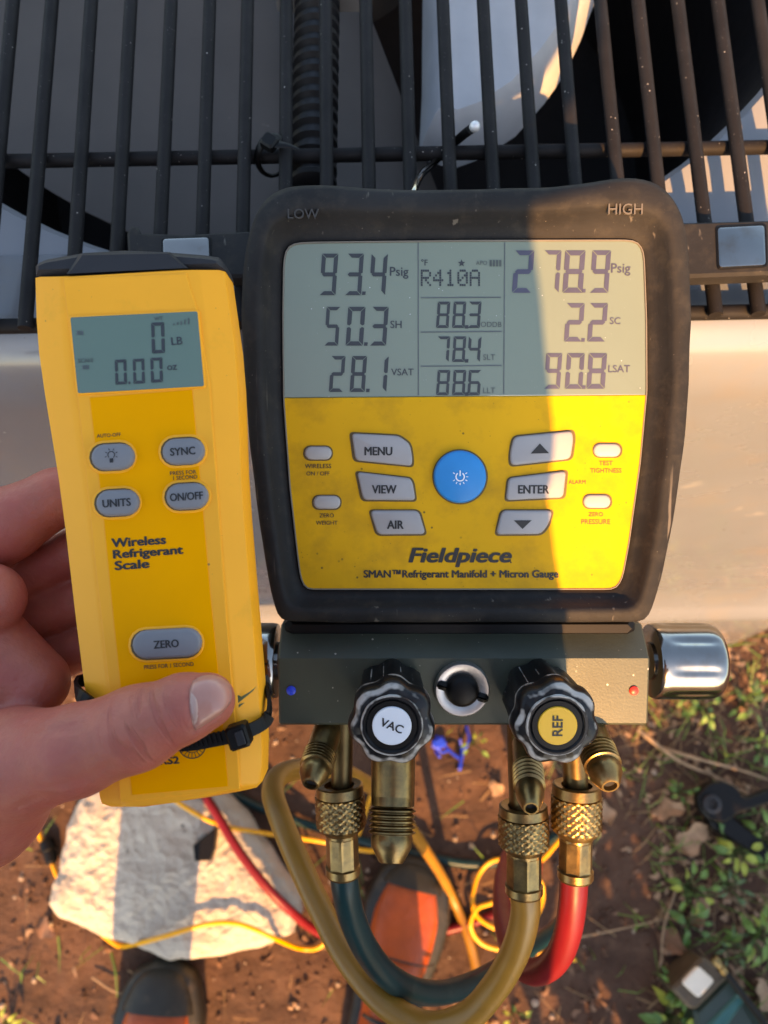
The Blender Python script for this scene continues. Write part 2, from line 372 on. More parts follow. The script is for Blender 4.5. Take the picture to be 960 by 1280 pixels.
m_rock = mat('pale limestone', (.43, .385, .32), .85, var=.10, vscale=14., bump=1., bscale=45., stain_glint=((.30, .25, .20), 20., .60, .76), specks=((.10,.085,.07), 48., .11))
m_soil = mat('brown soil', (.066, .033, .020), .95, var=.4, vscale=12., bump=1., bscale=50., stain_glint=((.10, .055, .034), 30., .5, .72))
m_clod = mat('soil crumb', (.074, .038, .023), .95, var=.4, vscale=25.)
m_peb = mat('pale pebble', (.32, .25, .19), .9, var=.3, vscale=20.)
m_leafg = [mat('weed leaf %d' % i, c, .5, var=.25, vscale=60., sss=0) for i, c in enumerate([(.06,.135,.02), (.10,.19,.026), (.24,.29,.03), (.05,.10,.028)])]
m_dead = [mat('dead leaf %d' % i, c, .8, var=.3, vscale=70.) for i, c in enumerate([(.22,.115,.065), (.30,.19,.115), (.16,.085,.05)])]
m_straw = mat('dry straw', (.22, .14, .07), .8, var=.3)
m_twig = mat('dry twig', (.29, .20, .12), .8, var=.3)
m_tealp = mat('teal plastic', (.012, .10, .095), .4, var=.1)
m_dkgrn = mat('dark green plastic', (.018, .035, .025), .4, var=.15)
m_brownp = mat('dusty brown plastic', (.075, .052, .03), .6, var=.25)
m_cream = mat('cream pad', (.72, .65, .54), .55, var=.05)

# ------------------------------------------------------------------ ground
def axis_coords(lo, hi, step, far):
    c = list(np.arange(lo, hi + step/2, step)); s = step; a = lo; b = hi; left = []; right = []
    while b < far: s *= 1.45; a -= s; b += s; left.append(a); right.append(b)
    return left[::-1] + c + right
gx = axis_coords(-1.1, 1.1, .0125, 400.); gy = axis_coords(-1.3, .6, .0125, 400.)
def gz(x, y):
    if abs(x) > 3 or abs(y) > 3: return 0.0
    v = Vector((x, y, 0)); f = max(0., 1 - max(abs(x), abs(y)) / 3)
    return f * (.012*noise.noise(v*3.1) + .008*noise.noise(v*9.) + .006*noise.noise(v*24. + Vector((3, 1, 0))) + .0035*noise.noise(v*60.))
gv = [(x, y, gz(x, y)) for y in gy for x in gx]; nx = len(gx)
gf = [(j*nx+i, j*nx+i+1, (j+1)*nx+i+1, (j+1)*nx+i) for j in range(len(gy)-1) for i in range(nx-1)]
ground = obj('ground', (gv, gf), m_soil, smooth=180); tag(ground, 'bare brown soil ground with crumbs and litter', kind='structure')
def Gs(px, py, up=0.0):
    p = G(px, py, up); p.z = gz(p.x, p.y) + up; return p

# ------------------------------------------------------------------ condensing unit
U = Frame(480, 200, .42, tilt=-12, roll=1.2)
e0 = U.w(U.l(480, 404, -.012)); YF = e0.y; ZT = e0.z
unit = thing('condensing_unit', 'large grey outdoor condensing unit with black wire fan guard on top', 'air conditioner', Matrix.Translation((0, YF + .38, 0)))
XL, XR, DEP = -.62, .54, .78
# cabinet side sheet with rolled top edge, flared foot ledge and base skirt
prof = [(YF + .05, ZT - .004), (YF + .012, ZT - .003)]
for a in range(0, 91, 10): prof.append((YF + .012 - .031*math.sin(R(a)), ZT - .058 + .055*math.cos(R(a))))
prof += [(YF - .0195, ZT - .10), (YF - .021, .345), (YF - .0225, .325), (YF - .031, .275), (YF - .036, .262), (YF - .044, .25), (YF - .046, .235), (YF - .051, .035), (YF - .049, .025), (YF - .045, .022)]
YC, YS = math.cos(R(1.2)), math.sin(R(1.2))
def ring_at(off_y, z, rc=.03, n=6):                                 # rounded rectangle of the cabinet at setback off_y
    d = off_y - YF; x0, x1, y0, y1 = XL + d, XR - d, YF + d, YF + DEP - d; out = []
    for cx, cy, a0 in ((x1-rc, y0+rc, -90), (x1-rc, y1-rc, 0), (x0+rc, y1-rc, 90), (x0+rc, y0+rc, 180)):
        for k in range(n+1): a = R(a0 + 90*k/n); ux, uy = cx + rc*math.cos(a), cy + rc*math.sin(a) - YF; out.append((ux*YC - uy*YS, YF + ux*YS + uy*YC, z))
    return out
mb = MB(); mb.loft([ring_at(y, z) for y, z in prof][::-1], False, False)
obj('cabinet', mb, m_panel, unit, world=True, smooth=40)
mb = MB(); mb.loft([ring_at(YF - .044, -.04), ring_at(YF - .044, .020), ring_at(YF - .040, .024)])
obj('base_pan', mb, mat('dark base', (.16, .15, .14), .6), unit, world=True, smooth=40)
# top pan with the round fan opening
c0 = U.l(400, -262, -.022); RR = (U.l(400, -262, -.022) - U.l(110, 299, -.022)).length
yf = U.l(480, 402, -.022).y; N_ = 96
def rect_ray(a):
    dx, dy = math.cos(a), math.sin(a); x0, x1, y0, y1 = XL + .012 - c0.x, XR - .012 - c0.x, yf - c0.y, yf + DEP - .05 - c0.y
    t = min((x1/dx if dx > 0 else x0/dx) if abs(dx) > 1e-6 else 9, (y1/dy if dy > 0 else y0/dy) if abs(dy) > 1e-6 else 9); return Vector((c0.x + dx*t, c0.y + dy*t, -.022))
AN = [2*math.pi*i/N_ for i in range(N_)]
ring = lambda r, h: [Vector((c0.x + r*math.cos(a), c0.y + r*math.sin(a), h)) for a in AN]
loops = [ [Vector((p.x, p.y, -.045)) for p in [rect_ray(a) for a in AN]], [rect_ray(a) for a in AN], ring(RR + .014, -.022), ring(RR + .004, -.0235), ring(RR, -.028)]
mb = MB(); mb.loft([[U.w(p) for p in l] for l in loops], False, False); obj('top_pan', mb, m_pan, unit, world=True, smooth=30)
mb = MB(); mb.loft([[U.w(p) for p in l] for l in (ring(RR + .001, -.0275), ring(RR - .004, -.05), ring(RR - .02, -.16), ring(RR - .02, -.40))], False, True)
obj('fan_shroud', mb, m_black, unit, world=True, smooth=40)
# fan
def blade(a0, a1, z0, z1, r0, r1, m, parent, curl=0.0):
    mb = MB(); nA, nR = 18, 8; g = []
    for i in range(nA+1):
        for j in range(nR+1):
            t = i/nA; r = r0 + (r1-r0)*j/nR; a = R(a0 + (a1-a0)*t) ; g.append(U.w((c0.x + r*math.cos(a), c0.y + r*math.sin(a), z0 + (z1-z0)*t + curl*math.sin(math.pi*t))))
    th = U.m.to_3x3() @ Vector((0, 0, -.0015)); n = len(g)
    f = [(i*(nR+1)+j, (i+1)*(nR+1)+j, (i+1)*(nR+1)+j+1, i*(nR+1)+j+1) for i in range(nA) for j in range(nR)]
    mb.add(g, f); mb.add([p + th for p in g], [q[::-1] for q in f])
    return recalc(obj('blade', mb, m, parent, world=True, smooth=60))
mb = MB(); mb.lathe(U.w((c0.x, c0.y, -.14)), U.w((c0.x, c0.y, -.06)), [(0, .07), (.8, .07), (1, .05)], 32)
fan = obj('fan', mb, m_blade, unit, world=True, smooth=40)
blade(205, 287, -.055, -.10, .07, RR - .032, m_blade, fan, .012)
bp = [(556,-120),(556,60),(553,128),(572,134),(600,124),(640,98),(676,58),(702,22),(722,-20),(745,-80)]  # outline of the lit patch on the blade, brightened by its material
lpb = ccw(U.pts(bp, -.03)); mbb = MB(); mbb.loft([[U.w(p) for p in q] for q in (inset(lpb, -.012, -.070), inset(lpb, -.009, -.052), inset(lpb, -.004, -.037), inset(lpb, 0, -.032))], False, True); obj('blade', mbb, m_blade_lit, fan, world=True, smooth=30)
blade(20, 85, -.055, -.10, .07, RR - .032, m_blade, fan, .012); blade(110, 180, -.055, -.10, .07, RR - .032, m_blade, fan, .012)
# guard bars: every wire is a part
RB = .0037; x0 = U.l(17, 0).x; dx = (U.l(945, 0).x - x0) / 19
y_front = U.l(480, 393).y; y_back = y_front + .70
base = None; inv = MW[unit.name].inverted()
mb = MB(); cl = [(0, y_front - .004, 0), (0, y_front + .015, 0)] + [(0, y_front + .015 + (y_back - y_front - .015)*k/6, 0) for k in range(1, 7)]
mb.tube(cl, RB, 12); 
for k in range(-6, 26):
    if base is None: o = obj('guard_bar', mb, m_bar, unit, smooth=60); base = o
    else: o = base.copy(); COL.objects.link(o)
    o.parent = unit; o.matrix_local = inv @ U.m @ Matrix.Translation((x0 + k*dx + random.uniform(-.0006, .0006), 0, 0)) @ Matrix.Rotation(random.uniform(-.003, .003), 4, 'Z')
xa, xb = x0 - 6.6*dx, x0 + 25.6*dx
for py, h in ((193, -.0076), (None, -.0076), (None, -.0076)):
    yy = U.l(480, py, h).y if py else (y_front + (.35 if base else 0) if h else 0)
    if py is None: yy = U.l(480, 193, h).y + (.17 if 'cb1' not in MATS else .34); MATS['cb1'] = 1
    mb = MB(); mb.tube([U.w((xa + (xb-xa)*k/12, yy, h)) for k in range(13)], .0039, 12); obj('cross_wire', mb, m_bar, unit, world=True, smooth=60)
MATS.pop('cb1', None)
mb = MB(); yy = U.l(480, 397, -.006).y; mb.tube([U.w((xa + (xb-xa)*k/12, yy, -.0076)) for k in range(13)], .0040, 12); obj('edge_wire', mb, m_bar, unit, world=True, smooth=60)
# corrugated conduit under the guard
ca, cb = U.l(398, -60, -.030), U.l(391, 240, -.030); L_ = (cb - ca).length; nr = int(L_ / .0087); pr = []
for i in range(nr):
    for t, r in ((0, .0112), (.25, .0140), (.6, .0140), (.85, .0112)): pr.append(((i + t)/nr, r))
mb = MB(); mb.lathe(U.w(ca), U.w(cb), pr, 24); obj('conduit', mb, m_cond, unit, world=True, smooth=50)
mb = MB(); mb.bbox(U.w(U.l(400, -8, -.030)), (.055, .012, .02), .002, U.m.to_3x3()); obj('conduit_bracket', mb, mat('bracket', (.2, .19, .18), .5), unit, world=True)

# ------------------------------------------------------------------ manifold gauge
M = Frame(580, 500, .34, tilt=5)
man = thing('manifold_gauge', 'yellow and charcoal digital refrigerant manifold gauge hanging on the fan guard', 'gauge', M.m)
out_px = [(348,778),(338,740),(325,660),(312,560),(305,480),(301,400),(303,340),(309,300),(317,272),(330,250),(347,237),(366,231),(400,231),(440,234),(500,237.5),(560,237.5),(620,236),(690,234),(735,228),(770,222),(800,222),(822,229),(840,246),(851,270),(857,300),(861,340),(863,400),(860,480),(852,570),(840,650),(826,720),(812,765),(806,778)]
win_px = [(381,738),(374,722),(370,690),(361,610),(353,500),(352,400),(353,330),(356,310),(368,302.5),(400,301.5),(580,299.5),(760,299),(790,299),(801,304),(806,318),(809,400),(809.5,490),(801,580),(787,680),(779,722),(770,738)]
def polar(pl, n, h, cx=580, cy=510):                               # resample a star shaped outline at even angles
    C = M.l(cx, cy, h); q = M.pts(crom([Vector((*p, 0)) for p in pl + pl[:1]], 6)[:-1] if False else pl, h); ang = []; out = []
    for i in range(n):
        a = 2*math.pi*i/n; d = Vector((math.cos(a), math.sin(a))); best = 0
        for j in range(len(q)):
            p, r = q[j] - C, q[(j+1) % len(q)] - C; e = r - p; den = d.x*e.y - d.y*e.x
            if abs(den) < 1e-12: continue
            t = (p.x*e.y - p.y*e.x)/den; u = (p.x*d.y - p.y*d.x)/den
            if t > 0 and -1e-6 <= u <= 1 + 1e-6: best = max(best, t)
        out.append(C + Vector((d.x*best, d.y*best, 0)))
    return out
NP = 256
def smooth_loop(lp, it=2):
    for _ in range(it): lp = [(lp[i-1] + lp[i]*2 + lp[(i+1) % len(lp)]) / 4 for i in range(len(lp))]
    return lp
O_ = smooth_loop(polar(out_px, NP, -.006), 2); W_ = smooth_loop(polar(win_px, NP, -.0085), 1)
mixl = lambda t, h: [Vector((a.x + (b.x-a.x)*t, a.y + (b.y-a.y)*t, h)) for a, b in zip(O_, W_)]
loops = [inset(O_, .010, -.046), inset(O_, .003, -.044), inset(O_, .0, -.038), at_h(O_, -.010), mixl(.015, -.0055), mixl(.07, -.0018), mixl(.16, .0), mixl(.40, .0010), mixl(.50, .0008), mixl(.56, -.0002), mixl(.62, -.0025), mixl(.74, -.0060), mixl(.88, -.0082), mixl(.97, -.0086), mixl(1.0, -.0092), mixl(1.0, -.0115)]
# dents and nicks in the worn rubber rim
for lp in loops[3:9]:
    for p in lp:
        v = Vector((p.x, p.y, p.z)); p.z += .0005*noise.noise(v*60) ; p.x += .0005*noise.noise(v*45 + Vector((5,0,0))); p.y += .0005*noise.noise(v*45 + Vector((0,7,0)))
mb = MB(); mb.loft(loops, True, True)
obj('rubber_housing', mb, m_rub, man, smooth=60)
lettering(M, 'LOW', 379, 267, 39, .0013, mat('rubbed dark rubber', (.034,.032,.03), .6), man, bold=.01, thick=.0012)
lettering(M, 'HIGH', 782, 261, 43, .0013, mat('rubbed rubber', (.10,.09,.075), .6), man, bold=.02, thick=.0012)
# rubber lip over the valve block
# screen and face plate share the window, split along the lower screen edge
def clip(pl, top):
    y = lambda x: 497.5 - (x-352)*.0085
    out = []
    for i in range(len(pl)):
        a, b = pl[i], pl[(i+1) % len(pl)]; sa = (a[1] < y(a[0])) == top; sb = (b[1] < y(b[0])) == top
        if sa: out.append(a)
        if sa != sb:
            lo, hi = 0., 1.
            for _ in range(30):
                m_ = (lo+hi)/2; q = (a[0]+(b[0]-a[0])*m_, a[1]+(b[1]-a[1])*m_)
                if ((q[1] < y(q[0])) == top) == sa: lo = m_
                else: hi = m_
            out.append((a[0]+(b[0]-a[0])*lo, a[1]+(b[1]-a[1])*lo))
    return out
wpx = []
for i in range(NP):                                                # window outline back in pixels, a touch inside
    p = M.m @ inset(W_, .0003)[i] if i == 0 else None
IW = inset(W_, .0004)
def topx(v):
    q = CR.transposed() @ (M.m @ v - CO); return (480 - FPX*q.x/q.z, 640 + FPX*q.y/q.z)
wpx = [topx(p) for p in IW]
HS = -.0080
scr = obj('screen', pad(M, clip(wpx, True), -.012, HS, .0004), m_lcd, man)
face = obj('face_plate', pad(M, clip(wpx, False), -.012, HS + .0003, .0004), m_yel, man)
gi = inset(IW, .0007); gk = MB(); gk.loft([at_h(IW, HS + .0002), at_h(inset(IW, .0001), HS + .0008), at_h(inset(IW, .0005), HS + .0008), at_h(gi, HS + .0002)], False, False)
obj('window_gasket', gk, mat('pale gasket', (.16, .145, .12), .5), man, smooth=60)
HD = HS + .00025
def num(F, s, cells, y0, y1, h, m, parent, dot=None, th=None, rot=0.0, slant=.07):
    for ch, (a, b) in zip(s, cells): digit(F, ch, a, y0, b, y1, h, m, parent, th, slant, rot)
    if dot: flat(F, [(dot[0]-2.2, dot[1]-2.2), (dot[0]+2.2, dot[1]-2.2), (dot[0]+1.8, dot[1]+2.2), (dot[0]-2.6, dot[1]+2.2)], h, m, parent, 'decimal_point')
num(M, '934', [(399,423),(431,455),(461,485)], 317, 369, HD, m_seg, scr, (455,366.5))
num(M, '503', [(405,426),(432,457),(462,486)], 383.5, 432, HD, m_seg, scr, (457.5,430))
num(M, '281', [(411,432),(437,459),(464,486)], 445, 490, HD, m_seg, scr, (460,488))
m_seg_sun = mat('lcd segment sun washed', (.05, .05, .085), .4, coat=.3)  # same segments as the left, sunlight on them painted in as a paler tint
num(M, '2789', [(640,668),(677,702),(703,732),(737,764)], 313, 366, HD, m_seg_sun, scr, (730,363.5))
num(M, '22', [(705,731),(734,760)], 379, 427, HD, m_seg_sun, scr, (729,425))
num(M, '908', [(680,703),(706,731),(733,759)], 441.5, 486, HD, m_seg_sun, scr, (730,484))
for s, y0, y1 in (('883', 377, 410), ('784', 420.5, 452.5), ('886', 462.5, 494)):
    num(M, s, [(545,563),(565,583),(584,602)], y0, y1, HD, m_seg, scr, (583.5, y1 - 1.5), th=3.6)
for t, x, y, ww, mm in (('Psig',499,341,23,m_seg),('SH',495,405.5,14,m_seg),('VSAT',503,465,28,m_seg),('Psig',776,337,24,m_seg_sun),('SC',769,401,13,m_seg_sun),('LSAT',774,461,27,m_seg_sun),('°F',530.5,328,8,m_seg),('ODDB',614,405.5,26,m_segl),('SLT',611.5,446.5,15,m_segl),('LLT',611.5,488,15,m_segl),('APO',602,328.5,14,m_segl)):
    lettering(M, t, x, y, ww, HD, mm, scr, bold=.004 if mm is m_segl else .015)
st = []; 
for i in range(10): a = R(-90 + 36*i); r = 5 if i % 2 == 0 else 2.1; st.append((577 + r*math.cos(a), 329 + r*math.sin(a)))
C = M.l(577, 329, HD); sp = ccw(M.pts(st, HD)); obj('star_mark', MB().add([C] + sp, [(0, i+1, (i+1) % 10 + 1) for i in range(10)]), m_seg, scr)
for i in range(4): flat(M, [(612+4*i, 325), (614.8+4*i, 325), (614.8+4*i, 333), (612+4*i, 333)], HD, m_segl, scr, 'battery_bar')
for pl in ([(522.2,303),(523.4,303),(523.6,494),(522.4,494)], [(630.4,303),(631.5,303),(630.3,493),(629.2,493)], [(526,371.5),(626,371),(626,372.3),(526,372.8)], [(526,414.5),(627,413.6),(627,414.9),(526,415.8)], [(526,457.2),(627,456.2),(627,457.5),(526,458.5)]): flat(M, pl, HD, m_line, scr, 'divider_line')
DM = {'R':['11110','10001','10001','11110','10100','10010','10001'],'4':['00010','00110','01010','10010','11111','00010','00010'],'1':['00100','01100','00100','00100','00100','00100','01110'],'0':['01110','10001','10011','10101','11001','10001','01110'],'A':['01110','10001','10001','11111','10001','10001','10001']}
for i, ch in enumerate('R410A'):
    mb = MB()
    for r_, row in enumerate(DM[ch]):
        for c_, k in enumerate(row):
            if k == '1':
                x, y = 526 + i*15.3 + c_*2.65, 337 + r_*3.0; lp = ccw(M.pts([(x,y),(x+2.3,y),(x+2.3,y+2.6),(x,y+2.6)], HD)); mb.add(lp, [(0,1,2,3)])
    obj('matrix_character', mb, m_seg, scr)
# buttons
cp = lambda x, y: (290 + x*.6042, 480 + y*.6042)
HB = HS + .0022
def button(poly, m=m_btn, r=5, h=HB):
    pp = rounded(poly, r) if r > .1 else poly
    big = [(q[0], q[1]) for q in pp]
    cx_ = sum(q[0] for q in big)/len(big); cy_ = sum(q[1] for q in big)/len(big)
    b_ = obj('button', pad(M, big, HS - .001, h, .0009), m, man, smooth=50)
    rim = [(cx_ + (x-cx_)*1.045 + (1.0 if x > cx_ else -1.0), cy_ + (y-cy_)*1.045 + (1.0 if y > cy_ else -1.0)) for x, y in big]
    obj('button_gap', pad(M, rim, HS, HS + .0005, .0001), m_ink2, b_)
    return b_
B1 = button([cp(*p) for p in [(247,102),(345,107),(368,124),(373,150),(373,170),(255,158)]], r=6); lettering(M, 'MENU', *cp(303,139), 34, HB+.0002, m_ink, B1, bold=.05, hpx=10.2)
B2 = button([cp(*p) for p in [(258,182),(368,195),(374,205),(380,241),(271,240)]], r=6); lettering(M, 'VIEW', *cp(315,218), 30, HB+.0002, m_ink, B2, bold=.05, hpx=10.2)
B3 = button([cp(*p) for p in [(285,262),(386,262),(401,311),(301,312)]], r=7); lettering(M, 'AIR', *cp(338,291), 20, HB+.0002, m_ink, B3, bold=.05, hpx=10.2)
B4 = button([cp(*p) for p in [(584,109),(704,97),(707,115),(701,155),(577,169),(576,142)]], r=7); flat(M, [cp(*p) for p in [(637,123),(656,143),(618,144)]], HB+.0002, m_ink, B4, 'arrow_mark')
B5 = button([cp(*p) for p in [(573,195),(692,180),(686,235),(567,241)]], r=6); lettering(M, 'ENTER', *cp(624,218), 38, HB+.0002, m_ink, B5, bold=.05, hpx=10.2)
B6 = button([cp(*p) for p in [(559,262),(664,262),(656,290),(640,311),(546,312)]], r=7); flat(M, [cp(*p) for p in [(583,282),(620,282),(601,300)]], HB+.0002, m_ink, B6, 'arrow_mark')
for c_, t1, t2 in ((cp(178,143), 'WIRELESS', 'ON / OFF'), (cp(196,245), 'ZERO', 'WEIGHT'), (cp(777,137), 'TEST', 'TIGHTNESS'), (cp(756,243), 'ZERO', 'PRESSURE')):
    button(stadium(*c_, 34, 16.5), mat('pale grey button', (.36,.345,.335), .5, var=.05), r=0.01, h=HS + .0016)
    wd = {'WIRELESS': 33, 'ON / OFF': 29, 'WEIGHT': 27, 'ZERO': 18, 'TEST': 17, 'TIGHTNESS': 39, 'PRESSURE': 36}; mm = m_ink if c_[0] < 580 else m_ink2
    lettering(M, t1, c_[0] + (0 if c_[0] < 500 else -2), c_[1] + 16.2, wd[t1], HS + .0006, mm, face, bold=.008); lettering(M, t2, c_[0] + (0 if c_[0] < 500 else -2), c_[1] + 25.5, wd[t2], HS + .0006, mm, face, bold=.008)
lettering(M, 'ALARM', *cp(714,203), 21, HS + .0006, m_ink2, face, bold=.015)
bc = cp(472, 192)
pb = obj('power_button', pad(M, ellipse(*bc, 33, 33, 48), HS - .001, HS + .003, .0012), m_blue, man, smooth=50)
obj('button_gap', pad(M, ellipse(*bc, 34.8, 34.6, 48), HS, HS + .0005, .0001), m_ink2, pb)
mb = MB(); hp = HS + .0032
def arc(cx, cy, r, w_, a0, a1, n=20):
    return [(cx + (r + s*w_/2)*math.cos(R(a0 + (a1-a0)*k/n)), cy - (r + s*w_/2)*math.sin(R(a0 + (a1-a0)*k/n))) for k in range(n+1) for s in (1, -1)]
q = M.pts(arc(*bc, 5.2, 1.5, 125, 415), hp); mb.add(q, [(2*i+1, 2*i, 2*i+2, 2*i+3)[::-1] for i in range(20)])
mb.add(ccw(M.pts([(bc[0]-.75, bc[1]-8), (bc[0]+.75, bc[1]-8), (bc[0]+.75, bc[1]-1), (bc[0]-.75, bc[1]-1)], hp)), [(0,1,2,3)])
for a in range(210, 511, 30):
    if a % 360 in (60, 90, 120): continue
    ca_, sa_ = math.cos(R(a)), math.sin(R(a)); pl = [(bc[0] + r*ca_ + t*sa_, bc[1] - r*sa_ + t*ca_) for r, t in ((7.6,-.5),(10.2,-.5),(10.2,.5),(7.6,.5))]; mb.add(ccw(M.pts(pl, hp)), [(0,1,2,3)])
obj('power_mark', mb, m_white, pb)
lettering(M, 'Fieldpiece', *cp(472,359), 127, HS + .0006, m_ink, face, hpx=23.5, bold=.05, shear=.22)
lettering(M, '®'.replace('®', '.'), cp(577,369)[0], cp(577,369)[1], 1.8, HS + .0006, m_ink, face)
lettering(M, 'SMAN™Refrigerant Manifold + Micron Gauge', *cp(474,395), 243, HS + .0006, m_ink, face, hpx=12.5, bold=.05)
# valve block: octagonal bar
bf = -.004; by0 = M.l(580, 823, bf).y; by1 = M.l(580, 907, bf).y; bx0 = M.l(348, 865, bf).x; bx1 = M.l(811, 865, bf).x; D_ = .044; ch = .0135
sec = [(by0, bf), (by0 + ch, bf - ch*.9), (by0 + ch, bf - D_ + ch), (by0, bf - D_), (by1 + .003, bf - D_), (by1, bf - D_ + .003), (by1, bf - .0012), (by1 + .0012, bf)]
mb = MB(); mb.loft([[Vector((x, cy + (y-cy)*s, bf - D_/2 + (z - bf + D_/2)*s)) for y, z in sec] for x, s in ((bx0, .97), (bx0 + .0008, 1), (bx1 - .0008, 1), (bx1, .97)) for cy in [(by0+by1)/2]])
recalc(obj('valve_block', mb, m_block, man))
# black cover strip between housing and block
mb = MB(); mb.bbox(((bx0+bx1)/2 - .001, M.l(580, 781, -.02).y, -.027), (bx1 - bx0 - .006, .008, .030), .002); obj('neck_strip', mb, m_tie, man)
for px, m_ in ((364, m_bluetie), (792, mat('red dot', (.62, .035, .02), .4))):
    mb = MB(); c_ = M.l(px, 863, bf); mb.lathe(c_, c_ + Vector((0, 0, .0012)), [(0, .0022), (.6, .0021), (1, .0014)], 16); obj('side_dot', mb, m_, man, smooth=40)
# sight glass with its black flip cap
c_ = M.l(577, 860, bf); s_ = M.s_at(577, 860, bf)
mb = MB(); mb.lathe(c_ - Vector((0,0,.001)), c_ + Vector((0,0,.0034)), [(0, 34.5*s_), (.75, 34.5*s_), (1, 32.5*s_), (1, 24*s_), (.8, 21*s_)], 40); sg = obj('sight_glass', mb, m_steel, man, smooth=40)
mb = MB(); mb.lathe(c_ + Vector((0,0,.001)), c_ + Vector((0,0,.007)), [(0, 20.5*s_), (.55, 20.5*s_), (.85, 18*s_), (1, 13*s_)], 28)
for sx_, sy_ in ((-24, 6), (25, -9)):
    mb.bbox(c_ + Vector((sx_*s_, sy_*s_, .0032)), (15*s_, 11*s_, .004), .0012, Matrix.Rotation(R(-18), 3, 'Z'))
obj('flip_cap', mb, m_tie, sg, smooth=40)
# front hand wheels
def handwheel(px, py, label_m, text, trot, wpx_):
    b0 = M.l(px, py, bf); ht = .046; s2 = .300/FPX; Ro = 58*s2
    def lob(r, a, t):
        flute = max(0, math.cos(4*a + .4)) if False else (.5 + .5*math.cos(7*a + .3))
        if .10 < t < .72: return r*(1 - .14*(1-flute)**.7)
        if t < .98: return r*(1 - .10*(1-flute)**1.5)
        return r
    pr = [(0, Ro*.50), (.06, Ro*.52), (.08, Ro*.86), (.11, Ro*.90), (.40, Ro*.92), (.62, Ro*.93), (.70, Ro*.94), (.735, Ro*.97), (.76, Ro), (.86, Ro), (.92, Ro*.985), (.955, Ro*.93), (.97, Ro*.86), (.975, Ro*.72), (.985, Ro*.70), (1.0, Ro*.68), (1.0, Ro*.62), (.985, Ro*.595), (.975, Ro*.56)]
    mb = MB(); mb.lathe(b0, b0 + Vector((0, 0, ht)), pr, 112, lobes=lob); k = obj('hand_wheel', mb, m_knob, man, smooth=50)
    wa = k.data.attributes.new('wear', 'FLOAT', 'POINT'); vals = []
    for t, r in pr:
        for i in range(112):
            a = 2*math.pi*i/112; fl_ = .5 + .5*math.cos(7*a + .3)
            if t in (.735, .76): wv = .75 + .25*fl_
            elif t in (.955, .97): wv = .75
            elif r in (Ro*.70, Ro*.68) : wv = .95
            elif .10 < t < .72: wv = .62 if .30 < fl_ < .48 else 0.
            else: wv = 0.
            vals.append(wv)
    wa.data.foreach_set('value', vals)
    for i in range(7):                                             # pockets between the ribs
        a = 2*math.pi*(i + .5)/7 - .3/7 + math.pi/7*0 
        u = Vector((-math.sin(a)*0 + math.cos(a), math.sin(a), 0))
    top = b0 + Vector((0, 0, ht)); mb = MB(); mb.lathe(top - Vector((0,0,.004)), top - Vector((0,0,.0004)), [(0, Ro*.56), (1, Ro*.56), (1, Ro*.48)], 40); lr = obj('label_seat', mb, m_tie, k, smooth=40)
    mb = MB(); mb.lathe(top - Vector((0,0,.0008)), top + Vector((0,0,.0003)), [(0, Ro*.44), (.7, Ro*.44), (1, Ro*.425)], 40); obj('label_disc', mb, label_m, k, smooth=40)
    fx, fy = topx(top); lettering(M, text, fx, fy, wpx_, top.z + .0005, m_ink, k, bold=.03, rot=trot)
    return k
handwheel(488.5, 862, m_wlab, 'VAC', -22, 29); handwheel(669, 862, m_ylab, 'REF', 90, 26)
# side hand wheels: polished, faceted, axis along the bar
def sidewheel(px0, px1, py, sgn):
    z_ = bf - D_/2; c_ = M.l((px0+px1)/2, py, z_); s2 = M.s_at(600, py, z_); x0_ = M.l(px0, py, z_).x; x1_ = M.l(px1, py, z_).x; r_ = 47*s2
    def lob(r, a, t): return r*(1 - .045*max(0., math.cos(8*a))**3*min(1., max(0., (t - .12)*8), max(0., (.86 - t)*8)))
    mb = MB(); mb.lathe((x0_, c_.y, z_), (x1_, c_.y, z_), [(-.06, r_*.5), (-.03, r_*.5), (-.03, r_*.96), (.0, r_*.985), (.06, r_), (.12, r_), (.20, r_), (.30, r_), (.45, r_), (.60, r_), (.72, r_), (.80, r_*1.0), (.88, r_*.98), (.94, r_*.94), (.98, r_*.87), (1.0, r_*.78), (1.0, r_*.5)], 128, lobes=lob)
    return obj('side_hand_wheel', mb, m_chrome, man, smooth=45)
sidewheel(815, 896, 826, 1); sidewheel(345, 264, 826, -1)
